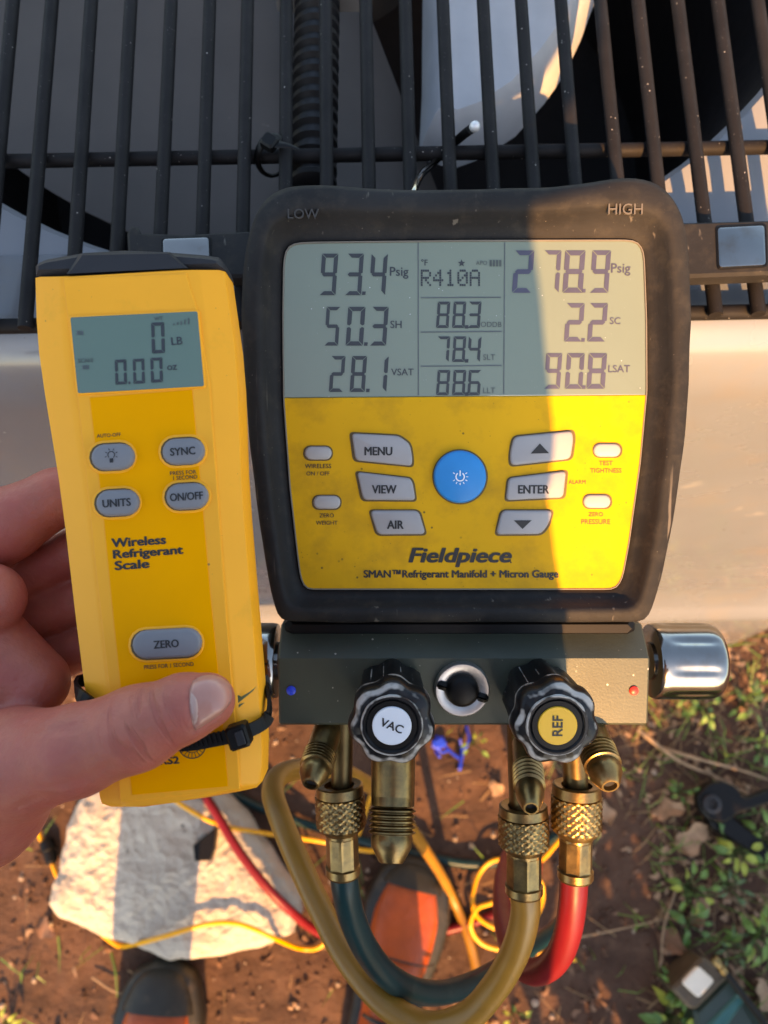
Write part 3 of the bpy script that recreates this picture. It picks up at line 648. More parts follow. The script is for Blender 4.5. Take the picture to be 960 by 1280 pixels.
# brass ports (world points in photo pixels and depth)
def port(pts_r, name, m=m_brass, n=32, parent=man):                # list of (px, py, depth, radius px)
    a, b = P(*pts_r[0][:3]), P(*pts_r[-1][:3]); L = (b - a).length; pr = []
    for q in pts_r: pr.append((max(0, (P(*q[:3]) - a).dot((b-a).normalized())) / L, q[3]*q[2]/FPX))
    mb = MB(); mb.lathe(a, b, pr, n); return obj(name, mb, m, parent, world=True, smooth=35)
def lerp3(a, b, t): return tuple(a[i] + (b[i]-a[i])*t for i in range(3))
def flare(a, b, r, name='flare_port', neck=.35, m=m_brass, t1=.70):        # shaft, threads, seat, cone and bore from a to b (px, py, depth)
    q = [(0, .92), (neck, .92), (neck + .02, 1.0)]; n_t = 5; t0 = neck + .03
    for i in range(n_t):
        u = t0 + (t1-t0)*i/n_t; du = (t1-t0)/n_t; q += [(u, .86), (u + du*.35, 1.02), (u + du*.6, 1.02), (u + du*.9, .86)]
    q += [(t1 + .01, .86), (t1 + .04, .90), (t1 + (1-t1)*.42, .88), (t1 + (1-t1)*.85, .60), (.985, .53), (1.0, .46), (1.0, .36), (.93, .34)]
    A, B = P(*a), P(*b); L = (B-A).length; sc_ = a[2]/FPX
    mb = MB(); mb.lathe(A, B, [(t, k*r*sc_) for t, k in q], 32, caps=(True, False)); o = obj(name, mb, m, man, world=True, smooth=30)
    ax = (B-A).normalized(); mb = MB(); mb.lathe(B - ax*L*.08, B - ax*L*.06, [(0, r*sc_*.36), (1, r*sc_*.355)], 20); obj('bore', mb, m_black, o, world=True)
    return o
DP = .368
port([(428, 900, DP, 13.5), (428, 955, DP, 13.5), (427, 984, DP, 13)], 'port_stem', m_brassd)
flare((410, 912, .366), (388, 981, .340), 20, neck=.42)
port([(492, 900, DP, 27), (492, 960, DP-.004, 27.5), (491, 1006, DP-.006, 27)], 'port_stem')
flare((491, 996, DP-.006), (489, 1079, DP-.015), 28.5, name='vacuum_port', neck=.14, t1=.58)
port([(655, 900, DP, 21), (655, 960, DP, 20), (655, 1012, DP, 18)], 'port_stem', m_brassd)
flare((657, 930, .360), (664, 1011, .322), 18.5, neck=.38)
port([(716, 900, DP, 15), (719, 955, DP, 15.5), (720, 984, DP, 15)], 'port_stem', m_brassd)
flare((735, 905, .366), (763, 983, .336), 22, neck=.40)
# magnetic hanging strap and hook
hs = .0045
mb = MB(); sp_ = [(158,290),(164,281),(172,282),(176,290),(230,292),(305,288),(420,290),(860,277),(1015,273),(1020,300),(1015,340),(860,346),(420,348),(305,346),(180,346),(160,335)]
lp = ccw(U.pts(sp_, hs + .009)); mb.loft([at_h(lp, hs), at_h(lp, hs + .0075), inset(lp, .0015, hs + .009)])
strap = obj('magnet_strap', (lambda b: (b.v, b.f))(mb), m_rub, man, smooth=40)
strap.data.transform(M.i @ U.m)
for pl in ([(897,284),(956,281),(958,331),(899,334)], [(203,298),(261,296),(262,330),(204,332)]):
    g_ = pad(U, rounded(pl, 5), hs + .008, hs + .0105, .0008); o = obj('magnet_plate', g_, m_chrome, strap, smooth=40); o.data.transform(M.i @ U.m)
    cx_, cy_ = sum(p[0] for p in pl)/4, sum(p[1] for p in pl)/4
    g_ = pad(U, rounded([(cx_ + (x-cx_)*1.09, cy_ + (y-cy_)*1.1) for x, y in pl], 6), hs + .008, hs + .0096, .0004); o = obj('plate_seat', g_, m_tie, strap); o.data.transform(M.i @ U.m)
mb = MB(); hk = crom([P(512, 262, .372), P(517, 240, .375), P(526, 219, .392), P(541, 205, .424), P(562, 184, .436), P(580, 168, .425), P(594, 158, .405)], 6); mb.tube(hk[:25], .0019, 10); hook = obj('hanging_hook', mb, m_chrome, man, world=True, smooth=60)
mb = MB(); mb.tube(hk[24:-2], .0025, 10); obj('hook_sleeve', mb, m_tie, hook, world=True, smooth=60)
mb = MB(); e_ = hk[-1]; d_ = (hk[-1]-hk[-3]).normalized(); mb.lathe(e_ - d_*.003, e_ + d_*.0022, [(0, .0020), (.25, .0028), (.6, .0028), (.85, .0020), (1, .0007)], 16); obj('hook_tip', mb, mat('pale metal', (.7,.7,.7), .35, metal=.3), hook, world=True, smooth=60)

# ------------------------------------------------------------------ wireless scale remote, held in the left hand
Q = Frame(195, 660, .285, roll=4.0)
rem = thing('scale_remote', 'yellow handheld wireless refrigerant scale remote held in the left hand', 'remote', Q.m)
left = [(42.5,346),(44,400),(47,440),(54,490),(63,545),(72,600),(80,660),(87,720),(94,780),(101,835),(108,885),(116,945),(123,996)]
right = [(281,337.5),(287,380),(294,430),(298,480),(300,530),(302,590),(306,650),(311,710),(316,770),(321,830),(326,890),(328.5,940),(327.5,978)]
bot = [(126,1006),(134,1008.5),(170,1006),(215,1003),(260,997),(300,990),(320,986)]
HF = 0.0
def side_at(pl, y):
    for a, b in zip(pl, pl[1:]):
        if a[1] <= y <= b[1]: t = (y-a[1])/(b[1]-a[1]); return a[0] + (b[0]-a[0])*t
    return pl[-1][0] if y > pl[-1][1] else pl[0][0]
body_px = left + bot + right[::-1]
facet = 34.0                                                       # sloping shoulder width in pixels
ridge_l = [(80,347),(84,400),(88,450),(94,520),(103,600),(112,680),(121,760),(130,840),(139,920),(147,1000)]
lp = ccw(Q.pts(body_px, -.006))
# main shell: side wall, then sloping shoulders rising to a flat face
def shoulder(f, h):
    cx_ = lambda y: (side_at(left, y) + side_at(right, y))/2
    pl = [(x + (cx_(y)-x)*f, y) for x, y in body_px]; return ccw(Q.pts(pl, h))
lp0 = ccw(Q.pts(body_px, -.0045))
loops = [inset(lp0, .0030, -.027), inset(lp0, .0008, -.0255), at_h(lp0, -.020), at_h(lp0, -.0058), inset(lp0, .0004, -.0048), shoulder(.06, -.0040), shoulder(.25, -.0006), shoulder(.28, -.0002), shoulder(.36, 0.0), shoulder(.5, 0.0)]
mb = MB(); mb.loft(loops, True, True); obj('shell', mb, m_ry, rem, smooth=38)
cap_px = [(42.2,345.5),(41.5,331),(46,326.5),(57,322),(103,314),(153,311),(203,313),(253,316.8),(272,319.5),(277,324),(281,337)]
lpc = ccw(Q.pts(cap_px, -.003)); mb = MB(); mb.loft([inset(lpc, .002, -.026), at_h(lpc, -.021), at_h(lpc, -.005), inset(lpc, .0008, -.0035), inset(lpc, .0022, -.0022)], True, True)
obj('top_cap', mb, m_rcap, rem, smooth=30)
mb = MB(); mb.loft([ccw(Q.pts([(83,342.5),(100,317),(212,315),(236,335.5)], -.002)), ccw(Q.pts([(86,342),(103,319),(210,317),(232,335)], .0002))]); obj('cap_ridge', mb, m_rcap, rem)
# raised face with the screen bezel, label strip
fpl = [(78,347.5),(233,341.5),(246,385),(262,480),(268,560),(274,640),(281,740),(289,840),(296,920),(300,987),(150,1003),(146,960),(138,880),(127,780),(117,690),(108,600),(98,510),(87,420)]
obj('face_panel', pad(Q, fpl, -.002, .0004, .0004), m_ry, rem)
obj('label_strip', pad(Q, [(112,497),(240,487),(253,633),(262,736),(273,846),(285,983),(165,994),(150,850),(141,765),(130,652)], 0.0, .0006, .0001), m_rlab, rem)
scr2_px = [(87.7,396.7),(246.7,389),(255,482.7),(97.3,491.7)]
obj('screen_bezel', pad(Q, rounded([(85,394.5),(248.5,386.5),(257.5,484.5),(95,494)], 4), 0.0, .0011, .0006), m_ry, rem)
sc2 = obj('screen', pad(Q, rounded(scr2_px, 3), 0.0, .00125, .0001), m_lcd2, rem); HL = .00145
rt = 4.0
for ch, a, b, y0, y1 in (('0',189,206,403,441.5),('0',143.5,158.5,449.5,480.5),('0',166,181,448.5,479.5),('0',188,203.5,447,478)): digit(Q, ch, a, y0, b, y1, HL, m_seg, sc2, None, .02, rt - 1)
flat(Q, [(160.5,477),(163,477),(163,480),(160.5,480)], HL, m_seg, sc2, 'decimal_point')
for t, x, y, ww, mm in (('LB',221,426,13.5,m_seg),('oz',215,459.5,12,m_seg),('SCALE',107,450.5,19,m_segl),('WT',198,398,11,m_segl)): lettering(Q, t, x, y, ww, HL, mm, sc2, bold=.02)
for i in range(5): flat(Q, [(216.5+4.6*i, 406.5 - i*.3), (218.2+4.6*i, 406.5 - i*.3), (218.2+4.6*i, 404.5 - 1.7*i), (216.5+4.6*i, 404.5 - 1.7*i)], HL, m_segl, sc2, 'signal_bar')
for bx_, by_ in ((96,416),(103,459)):
    for i in range(3): flat(Q, [(bx_+2.9*i, by_-2.5), (bx_+2*1+2.9*i, by_-2.5), (bx_+2+2.9*i, by_+2.5), (bx_+2.9*i, by_+2.5)], HL, m_line, sc2, 'battery_bar')
def rbutton(cx, cy, wd, ht, txt=None, tw=0):
    b_ = obj('button', pad(Q, stadium(cx, cy, wd, ht, 3), 0.0, .0032, .0012), m_btn2, rem, smooth=50)
    obj('button_gap', pad(Q, stadium(cx, cy, wd + 2.6, ht + 2.6, 3), 0.0, .0010, .0001), m_ink2, b_)
    obj('button_rim', pad(Q, stadium(cx, cy, wd + 9, ht + 9, 3), 0.0, .0009, .0004), m_ry, b_, smooth=50)
    if txt: lettering(Q, txt, cx, cy, tw, .0034, m_ink, b_, bold=.04, hpx=9.6)
    return b_
lb = rbutton(139.7, 571, 54, 33); rbutton(228.3, 564, 53, 33, 'SYNC', 31); rbutton(145.7, 628.5, 54, 33, 'UNITS', 35); rbutton(233, 620.5, 53, 33, 'ON/OFF', 41); rbutton(207.7, 805, 87, 36, 'ZERO', 31)
mb = MB(); hL = .0034; q = Q.pts(arc(139, 568.5, 4.2, 1.1, -50, 230), hL); mb.add(q, [(2*i, 2*i+1, 2*i+3, 2*i+2) for i in range(20)])
mb.add(ccw(Q.pts([(136.8,573),(141.6,572.6),(141.6,578),(137.2,578.3)], hL)), [(0,1,2,3)])
for a in range(-20, 201, 44):
    ca_, sa_ = math.cos(R(a)), math.sin(R(a)); mb.add(ccw(Q.pts([(139 + r*ca_ + t*sa_, 568.5 - r*sa_ + t*ca_) for r, t in ((6,-.45),(8.5,-.45),(8.5,.45),(6,.45))], hL)), [(0,1,2,3)])
recalc(obj('lamp_mark', mb, m_ink, lb))
HT = .0008
for t, x, y, ww, hh, bo, al in (('AUTO-OFF',136,544,30,4.4,.005,'c'),('PRESS FOR',229,590.7,33,4.8,.008,'c'),('1 SECOND',231.5,596.7,30,4.8,.008,'c'),('Wireless',140,679,67,10.8,.05,'l'),('Refrigerant',142,694.6,86.5,13.6,.05,'l'),('Scale',144,707.2,42,10.8,.05,'l'),('PRESS FOR 1 SECOND',211,832,62,5,.006,'c'),('SRS2',208,951,31,8.8,.045,'c')):
    lettering(Q, t, x, y, ww, HT if 'PRESS FOR' != t else .0012, m_ink, rem, hpx=hh, bold=bo, align=al)
mb = MB(); q = Q.pts(arc(240, 931, 17, 1.2, 0, 360, 40), HT); mb.add(q, [(2*i, 2*i+1, 2*i+3, 2*i+2) for i in range(40)])
q = Q.pts(arc(240, 931, 10, .9, 0, 360, 40), HT); mb.add(q, [(2*i, 2*i+1, 2*i+3, 2*i+2) for i in range(40)])
for a in range(0, 360, 18):
    ca_, sa_ = math.cos(R(a)), math.sin(R(a)); mb.add(ccw(Q.pts([(240 + r*ca_ + t*sa_, 931 - r*sa_ + t*ca_) for r, t in ((10,-.4),(17,-.4),(17,.4),(10,.4))], HT)), [(0,1,2,3)])
recalc(obj('round_emblem', mb, m_ink, rem))
m_scuff = mat('green scuff', (.13, .16, .07), .6, var=.4, vscale=200.)
for pl in ([(293,877),(303,870),(313,864),(321,857.5),(316,864),(305,873),(296,880)], [(292,884),(300,880),(306,878),(298,885)], [(290,892),(297,886),(299,889),(292,894)], [(294,871),(298,869),(302,871),(297,874)]): flat(Q, pl, -.0006, m_scuff, rem, 'scuff_mark')
# black cable tie round the remote
tie = thing('cable_tie', 'black cable tie strapped around the bottom of the yellow remote', 'cable tie', Matrix.Translation(Q.w(Q.l(215, 905, -.013))))
loopp = [Q.l(96, 858, -.012), Q.l(104, 872, .0008), Q.l(150, 905, .0020), Q.l(190, 925, .0022), Q.l(230, 930, .0022), Q.l(265, 925, .0022), Q.l(300, 917, .0018), Q.l(327, 905, -.003), Q.l(335, 893, -.008), Q.l(334, 868, -.016), Q.l(318, 855, -.0285), Q.l(215, 848, -.029), Q.l(110, 850, -.0285)]
lc = crom(loopp + [loopp[0]], 6); mb = MB(); ring_ = []
for i, p in enumerate(lc):
    t = (lc[(i+1) % len(lc)] - lc[i-1]).normalized(); c_ = Vector((215*0, 0, -.0135)); mid = Q.l(215, 895, -.0135)
    nrm = (p - mid); nrm = (nrm - t*nrm.dot(t)).normalized(); nrm = Vector((nrm.x*.25, nrm.y*.0, nrm.z + (.6 if p.z > -.008 else -.6 if p.z < -.02 else 0))) if abs(p.z + .0135) > .006 else Vector((nrm.x, 0, 0)); nrm = (nrm - t*nrm.dot(t)).normalized(); wv = t.cross(nrm)
    hw, th = .0024, .0010
    ring_.append([Q.w(p + wv*hw - nrm*th*.3), Q.w(p + wv*hw + nrm*th), Q.w(p - wv*hw + nrm*th), Q.w(p - wv*hw - nrm*th*.3)])
mb.loft(ring_, False, False); recalc(obj('strap', mb, m_tie, tie, world=True))
hc = Q.w(Q.l(299, 919, .0045)); hr = Q.m.to_3x3() @ Matrix.Rotation(R(14), 3, 'Z')
mb = MB(); mb.bbox(hc, (.0078, .0085, .0075), .0008, hr); hd = obj('tie_head', mb, m_tie, tie, world=True)
mb = MB(); mb.bbox(hc + hr @ Vector((.001, -.0002, .0040)), (.0032, .0052, .0010), .0003, hr); obj('pawl', mb, m_rcap, hd, world=True)
mb = MB(); 
for i in range(12):
    p = Q.l(215 + i*6, 933 - i*1.2, .0036); mb.box(Q.w(p), (.0007, .0042, .0006), hr)
obj('strap_teeth', mb, m_tie, tie, world=True)

# ------------------------------------------------------------------ hoses with knurled couplings
def hose(name, label, path, r_px, m, coup, ferr):
    pts_ = [p if isinstance(p, Vector) else P(*p) for p in path]
    t = thing(name, label, 'hose', Matrix.Translation(pts_[-1]))
    mb = MB(); mb.tube(crom(pts_, 10), r_px*.37/FPX, 18); obj('tube', mb, m, t, world=True, smooth=80)
    a, b, rad = coup; A, B = P(*a), P(*b); s_ = a[2]/FPX; n, rows = 96, 22; L = []
    ax = (B-A).normalized(); up = Vector((0,0,1)); u = (up - ax*up.dot(ax)).normalized(); v = ax.cross(u); Lz = (B-A).length
    def row(tt, r): return [A + ax*(tt*Lz) + u*(r*s_*math.cos(2*math.pi*i/n)) + v*(r*s_*math.sin(2*math.pi*i/n)) for i in range(n)]
    L += [row(.12, rad*.58), row(.02, rad*.60), row(0, rad*.86), row(.02, rad*.93), row(.20, rad*.95), row(.215, rad*.90)]
    for k in range(rows + 1):
        tt = .23 + .62*k/rows; rw = []
        for i in range(n):
            aa = i/n*22; bb = k/rows*4.6; d1 = abs(((aa + bb) % 1) - .5)*2; d2 = abs(((aa - bb) % 1) - .5)*2
            rw.append(rad*(.93 + .085*min(d1, d2)**.8))
        L.append([A + ax*(tt*Lz) + u*(rw[i]*s_*math.cos(2*math.pi*i/n)) + v*(rw[i]*s_*math.sin(2*math.pi*i/n)) for i in range(n)])
    L += [row(.87, rad*.92), row(.90, rad*.90), row(.97, rad*.74), row(1.0, rad*.70)]
    mb = MB(); mb.loft(L, True, True); obj('knurled_coupling', mb, m_brass, t, world=True, smooth=35)
    a, b, rad = ferr
    def lob(r, ang, tt):
        if .14 < tt < .80: k = math.cos(math.pi/8)/math.cos((ang % (math.pi/4)) - math.pi/8); return r*min(1.0, k*1.0)*.97
        return r
    mb = MB(); mb.lathe(P(*a), P(*b), [(q_, rr*rad*a[2]/FPX) for q_, rr in ((0, .92), (.04, .98), (.12, .98), (.15, 1.0), (.78, 1.0), (.80, 1.04), (.95, 1.04), (1.0, .96), (1.0, .8))], 64, lobes=lob)
    obj('ferrule', mb, m_brass, t, world=True, smooth=22)
    return t
gr = lambda px, py, up=.012: Gs(px, py, up)
hose('teal_hose', 'dark teal rubber hose screwed to the left brass port, curving under the valve block',
     [(429,1086,.370),(432,1112,.372),(441,1150,.382),(458,1187,.395),(483,1218,.41),(515,1237,.43),(552,1241,.46),(590,1229,.50),(628,1208,.56),(665,1183,.64),(697,1158,.74),(716,1128,.86), (724,1085,1.0), gr(722,1040,.03), gr(700,1040,.012), gr(660,1068,.012), gr(600,1080), gr(540,1072), gr(470,1056), gr(400,1036), gr(330,1012), gr(270,985), gr(180,960)],
     17.5, m_teal, ((424,980,.368),(427,1040,.368), 31.5), ((427,1036,.369),(429,1094,.370), 21))
hose('yellow_hose', 'tan yellow rubber hose screwed to the middle brass port, looping up the left side',
     [(655,1108,.368),(657,1135,.37),(652,1165,.374),(640,1198,.38),(618,1235,.388),(585,1270,.396),(540,1283,.405),(500,1268,.412),(465,1238,.42),(430,1192,.43),(400,1135,.44),(372,1075,.452),(350,1022,.468),(341,990,.485),(349,970,.505),(375,961,.535),(410,962,.58),(450,975,.66),(490,1005,.80),(530,1060,.98), gr(560,1110,.03), gr(588,1180), gr(602,1260), gr(606,1340), gr(600,1420)],
     18.5, m_tan, ((654,1006,.368),(655,1064,.368), 32), ((655,1060,.368),(655,1118,.368), 22.5))
hose('red_hose', 'red rubber hose screwed to the right brass port, bending under and across the soil',
     [(718,1090,.368),(716,1125,.37),(711,1160,.376),(700,1192,.386),(682,1211,.40),(662,1214,.42),(645,1200,.45),(633,1170,.50),(627,1130,.58),(629,1090,.70),(640,1060,.85),(655,1050,1.0), gr(672,1080,.05), gr(655,1125,.02), gr(600,1150), gr(540,1168), gr(470,1180), gr(405,1168), gr(352,1130,.09), gr(303,1072,.105), gr(268,1015,.105), gr(240,970,.09), gr(215,900,.03)],
     17.5, m_red, ((721,980,.368),(720,1045,.368), 32), ((720,1041,.368),(719,1099,.368), 21.5))

# ------------------------------------------------------------------ thin yellow cables on the ground
def cable(name, label, pts_, r=.0033):
    t = thing(name, label, 'cable', Matrix.Translation(pts_[0])); mb = MB(); mb.tube(crom(pts_, 8), r, 10); obj('sheath', mb, m_cable, t, world=True, smooth=80); return t
c1 = cable('sensor_cable', 'thin yellow cable with black plug lying along the lower edge of the pale rock',
      [gr(30,1000,.01), gr(50,1045,.01), gr(62,1072,.012), gr(78,1108,.02), gr(110,1150,.014), gr(145,1180,.012), gr(165,1181,.06), gr(200,1172,.098), gr(260,1156,.102), gr(300,1156,.100), gr(340,1172,.088), gr(375,1186,.012), gr(402,1182,.01), gr(420,1150,.012), gr(436,1090,.012), gr(452,1030,.012), gr(466,985,.01), gr(475,930,.01)])
pa, pb_ = gr(58,1048,.012), gr(66,1080,.013)
mb = MB(); mb.lathe(pa, pb_, [(0, .006), (.1, .011), (.45, .0125), (.5, .010), (.9, .0095), (1, .005)], 14); obj('plug', mb, m_tie, c1, world=True, smooth=40)
cable('sensor_cable', 'thin yellow cable running under the teal hose behind the left brass fitting',
      [gr(200,985,.10), gr(232,1010,.10), gr(275,1032,.098), gr(330,1042,.06), gr(400,1052,.025), gr(455,1063,.014), gr(510,1066,.012), gr(545,1080,.012), gr(560,1105,.01), gr(572,1140,.01)])
cable('sensor_cable', 'bright yellow cable coiled in a small loop between the yellow and red hoses',
      [gr(720,1030,.03), gr(697,1052,.04), gr(668,1080,.05), gr(640,1072,.06), (612,1078,1.05), (596,1100,1.05), (590,1130,1.06), gr(592,1152,.05), gr(606,1180,.03), gr(640,1186,.02), gr(668,1165,.02), gr(680,1130,.03), gr(676,1100,.05), gr(650,1118,.07), gr(620,1130,.09), gr(598,1134,.1), gr(588,1155,.09), gr(600,1176,.07), gr(625,1186,.05), gr(680,1190,.01), gr(720,1200,.006)] if False else
      [gr(712,1036,.02), gr(697,1052,.025), gr(672,1078,.03), gr(645,1074,.03), gr(615,1076,.025), gr(598,1094,.02), gr(591,1120,.02), gr(594,1142,.02), gr(614,1158,.02), gr(645,1166,.018), gr(668,1150,.018), gr(679,1122,.02), gr(672,1100,.03), gr(640,1120,.036), gr(612,1130,.036), gr(596,1136,.034), gr(588,1156,.028), gr(598,1176,.02), gr(622,1186,.014), gr(680,1192,.01), gr(720,1200,.006)])
# blue tie on the hose beyond the block
bt = thing('blue_cable_tie', 'small blue tie tangled in blue string beneath the valve block', 'cable tie', Matrix.Translation(gr(552,935,.0)))
mb = MB(); mb.bbox(gr(549,929,.012), (.020, .017, .014), .003, Matrix.Rotation(.5, 3, 'Z')); obj('tie_head', mb, m_bluetie, bt, world=True)
mb = MB()
for pl in ([(545,920),(556,932),(566,942),(574,948)], [(583,908),(586,925),(579,940),(574,962),(577,940),(575,924)], [(540,932),(552,940),(560,938)], [(552,925),(545,938),(549,946)]): mb.tube(crom([gr(x, y, .010 + .006*math.sin(x)) for x, y in pl], 6), .0024, 8)
obj('strap', mb, m_bluetie, bt, world=True, smooth=60)
# black cable tie on the guard
gt = thing('cable_tie', 'black cable tie looped around a wire of the fan guard above the gauge', 'cable tie', Matrix.Translation(U.w(U.l(343, 195))))
ctr = U.l(343, 193, -.004); mb = MB(); lp_ = [ctr + Vector((.0085*math.cos(a)*1.0 - .001, .006*math.sin(a)*.6 + .003*math.cos(a), .011*math.sin(a) - .002)) for a in [2*math.pi*k/20 for k in range(21)]]
mb.tube([U.w(p) for p in lp_], .0019, 8, flat=(.6, 1.3)); obj('strap', mb, m_tie, gt, world=True, smooth=60)
mb = MB(); mb.bbox(U.w(U.l(337, 178, .006)), (.0085, .008, .006), .001, U.m.to_3x3() @ Matrix.Rotation(R(-35), 3, 'Z')); obj('tie_head', mb, m_tie, gt, world=True)
mb = MB(); mb.tube([U.w(U.l(x, y, h)) for x, y, h in ((342,180,.006),(352,181,.007),(363,183,.007),(374,187,.006))], .0022, 8, rfun=lambda t: .0024*(1-.7*t), flat=(.5, 1.2)); obj('tail', mb, m_tie, gt, world=True, smooth=60)

# ------------------------------------------------------------------ pale rock under the hand
rock_px = [(60,1128),(65,1105),(75,1090),(78,1060),(83,1030),(100,995),(125,965),(170,950),(230,958),(280,990),(302,1012),(322,1045),(348,1080),(372,1115),(376,1142),(366,1168),(326,1184),(270,1197),(215,1202),(186,1190),(165,1184),(130,1172),(98,1158),(72,1146)]
rt_ = thing('limestone_rock', 'large pale limestone rock lying on the soil below the hand', 'rock', Matrix.Translation(G(220, 1080)))
top = [G(x, y, .055) for x, y in rock_px]; cen = sum(top, Vector())/len(top)
dense = []
for i in range(len(top)):
    a, b = top[i], top[(i+1) % len(top)]
    for k in range(14): dense.append(a.lerp(b, k/14))
def rockpt(p, f, z):
    q = cen + (p - cen)*f; q.z = z; v = q*1.0
    n_ = noise.fractal(v*14, .9, 2.1, 4); n2 = noise.fractal(v*60 + Vector((4,4,4)), .8, 2.0, 3)
    q.z += (.0055*n_ + .0030*n2)*(1 if z > 0 else 0); q.x += .004*noise.noise(v*30 + Vector((1,0,0))); q.y += .004*noise.noise(v*30 + Vector((0,1,0))); return q
prr = ((.93, -.03), (.99, .005), (1.0, .035), (.99, .052), (.97, .062), (.94, .069), (.90, .073), (.86, .076), (.81, .078), (.76, .080), (.71, .081), (.66, .082), (.61, .083), (.56, .083), (.51, .084), (.46, .084), (.41, .084), (.36, .085), (.30, .085), (.24, .085), (.18, .085), (.12, .085), (.06, .085), (.01, .085))
rf = [prr[0], prr[1], prr[2]]
for (f0, z0), (f1, z1) in zip(prr[2:], prr[3:]): rf += [(f0 + (f1-f0)*k/4, z0 + (z1-z0)*k/4) for k in range(1, 5)]
L = [[rockpt(p, f, z) for p in dense] for f, z in rf]
mb = MB(); mb.loft(L, True, True); recalc(obj('rock_body', mb, m_rock, rt_, world=True, smooth=70))
def extr(pl, zt, zb, b=.002):                                      # prism whose top outline is given in pixels at height zt
    tp = ccw([G(x, y, zt) for x, y in pl]); mb = MB(); mb.loft([at_h(tp, zb), at_h(tp, zt - b), inset(tp, b, zt)]); return mb
clip_ = thing('plastic_clip', 'small black plastic clip lying on top of the pale rock', 'clip', Matrix.Translation(G(255, 1060, .09)))
obj('clip_body', extr([(241,1057),(258,1043),(270,1034),(267,1062),(262,1076),(243,1077)], .102, .082), m_tie, clip_, world=True)

# ------------------------------------------------------------------ the photographer: one body mesh, clothes, shoes
per = thing('person', 'person in dark trousers and brown shoes holding the remote in the left hand', 'person', Matrix.Translation((-.13, -.45, 0)))
def H(px, py, d): return P(px, py, d)
wr = H(-120, 1015, .312)
hand = [(wr, H(-60, 960, .312), .026, .026, .012), (H(-75, 985, .306), H(-30, 1000, .300), .028, .027, .012),
        (H(-60, 960, .315), H(-60, 780, .332), .024, .022, .012), (H(-90, 900, .325), H(-80, 730, .332), .024, .020, .012),
        # thenar and thumb
        (H(-50, 985, .300), H(20, 955, .288), .026, .0195, .012), (H(20, 955, .288), H(95, 938, .2745), .0195, .0158, .006), (H(95, 938, .2745), H(172, 910, .2695), .0155, .0142, .004), (H(172, 910, .2695), H(230, 885, .2670), .0140, .0116, .004), (H(230, 885, .2670), H(259, 876, .2672), .0114, .0096, .003),
        (H(-45, 790, .314), H(42, 853, .313), .020, .0142, .006),
        (H(-60, 765, .308), H(-14, 748, .304), .018, .0140, .004),
        # index, middle, ring and little finger wrapping behind the remote
        (H(-75, 700, .328), H(8, 656, .320), .0180, .0152, .004), (H(8, 656, .320), H(70, 622, .322), .0152, .0118, .002), (H(70, 622, .322), H(150, 600, .323), .0118, .0105, .003), (H(150, 600, .323), H(215, 596, .320), .0105, .0085, .003),
        (H(-70, 748, .340), H(30, 724, .340), .0150, .0122, .002), (H(30, 724, .340), H(95, 692, .338), .0122, .0108, .002), (H(95, 692, .338), H(180, 674, .330), .0108, .0092, .002), (H(180, 674, .330), H(235, 668, .325), .0092, .008, .002),
        (H(-60, 800, .342), H(35, 778, .342), .0140, .0116, .002), (H(35, 778, .342), H(100, 752, .338), .0116, .0102, .002), (H(100, 752, .338), H(185, 737, .330), .0102, .0088, .002), (H(185, 737, .330), H(232, 732, .325), .0088, .0078, .002),
        (H(-40, 850, .334), H(45, 834, .340), .0130, .0104, .002), (H(45, 834, .340), H(105, 810, .337), .0104, .0090, .002), (H(105, 810, .337), H(178, 795, .328), .0090, .0075, .002)]
elbow = Vector((-.36, -.22, 1.08))
hand += [(wr, wr.lerp(elbow, .08), .026, .028, .015)]
V, Qd = sdf_mesh(hand, .0012, .004)
# creases at the thumb joint and the web of the hand, pressed into the surface
Vl = V - np.array(CO); Rm = np.array(CR.transposed()); Cc = Vl @ Rm.T
px_ = 480 - FPX*Cc[:,0]/Cc[:,2]; py_ = 640 + FPX*Cc[:,1]/Cc[:,2]; dep = -Cc[:,2]
front = dep < .285
def crease(pl, wid, depth):
    d = np.full(len(V), 1e9)
    for (ax_, ay_), (bx_, by_) in zip(pl, pl[1:]):
        ex, ey = bx_-ax_, by_-ay_; t = np.clip(((px_-ax_)*ex + (py_-ay_)*ey)/(ex*ex+ey*ey), 0, 1); d = np.minimum(d, np.hypot(px_-ax_-t*ex, py_-ay_-t*ey))
    V[:] += np.where(front, depth*np.exp(-(d/wid)**2), 0)[:, None] * np.array(CR @ Vector((0, 0, -1)))[None, :]
crease([(30,905),(70,915),(105,905)], 6, .0006); crease([(60,985),(100,975),(140,955)], 5, .0004); crease([(20,1010),(50,995),(75,998)], 4, .0005)
crease([(243,848),(237,862),(238,884),(243,908),(240,914)], 3.0, .0007); crease([(243,913),(258,903),(272,892)], 2.5, .0006); crease([(243,849),(262,843),(282,850)], 2.5, .0004)
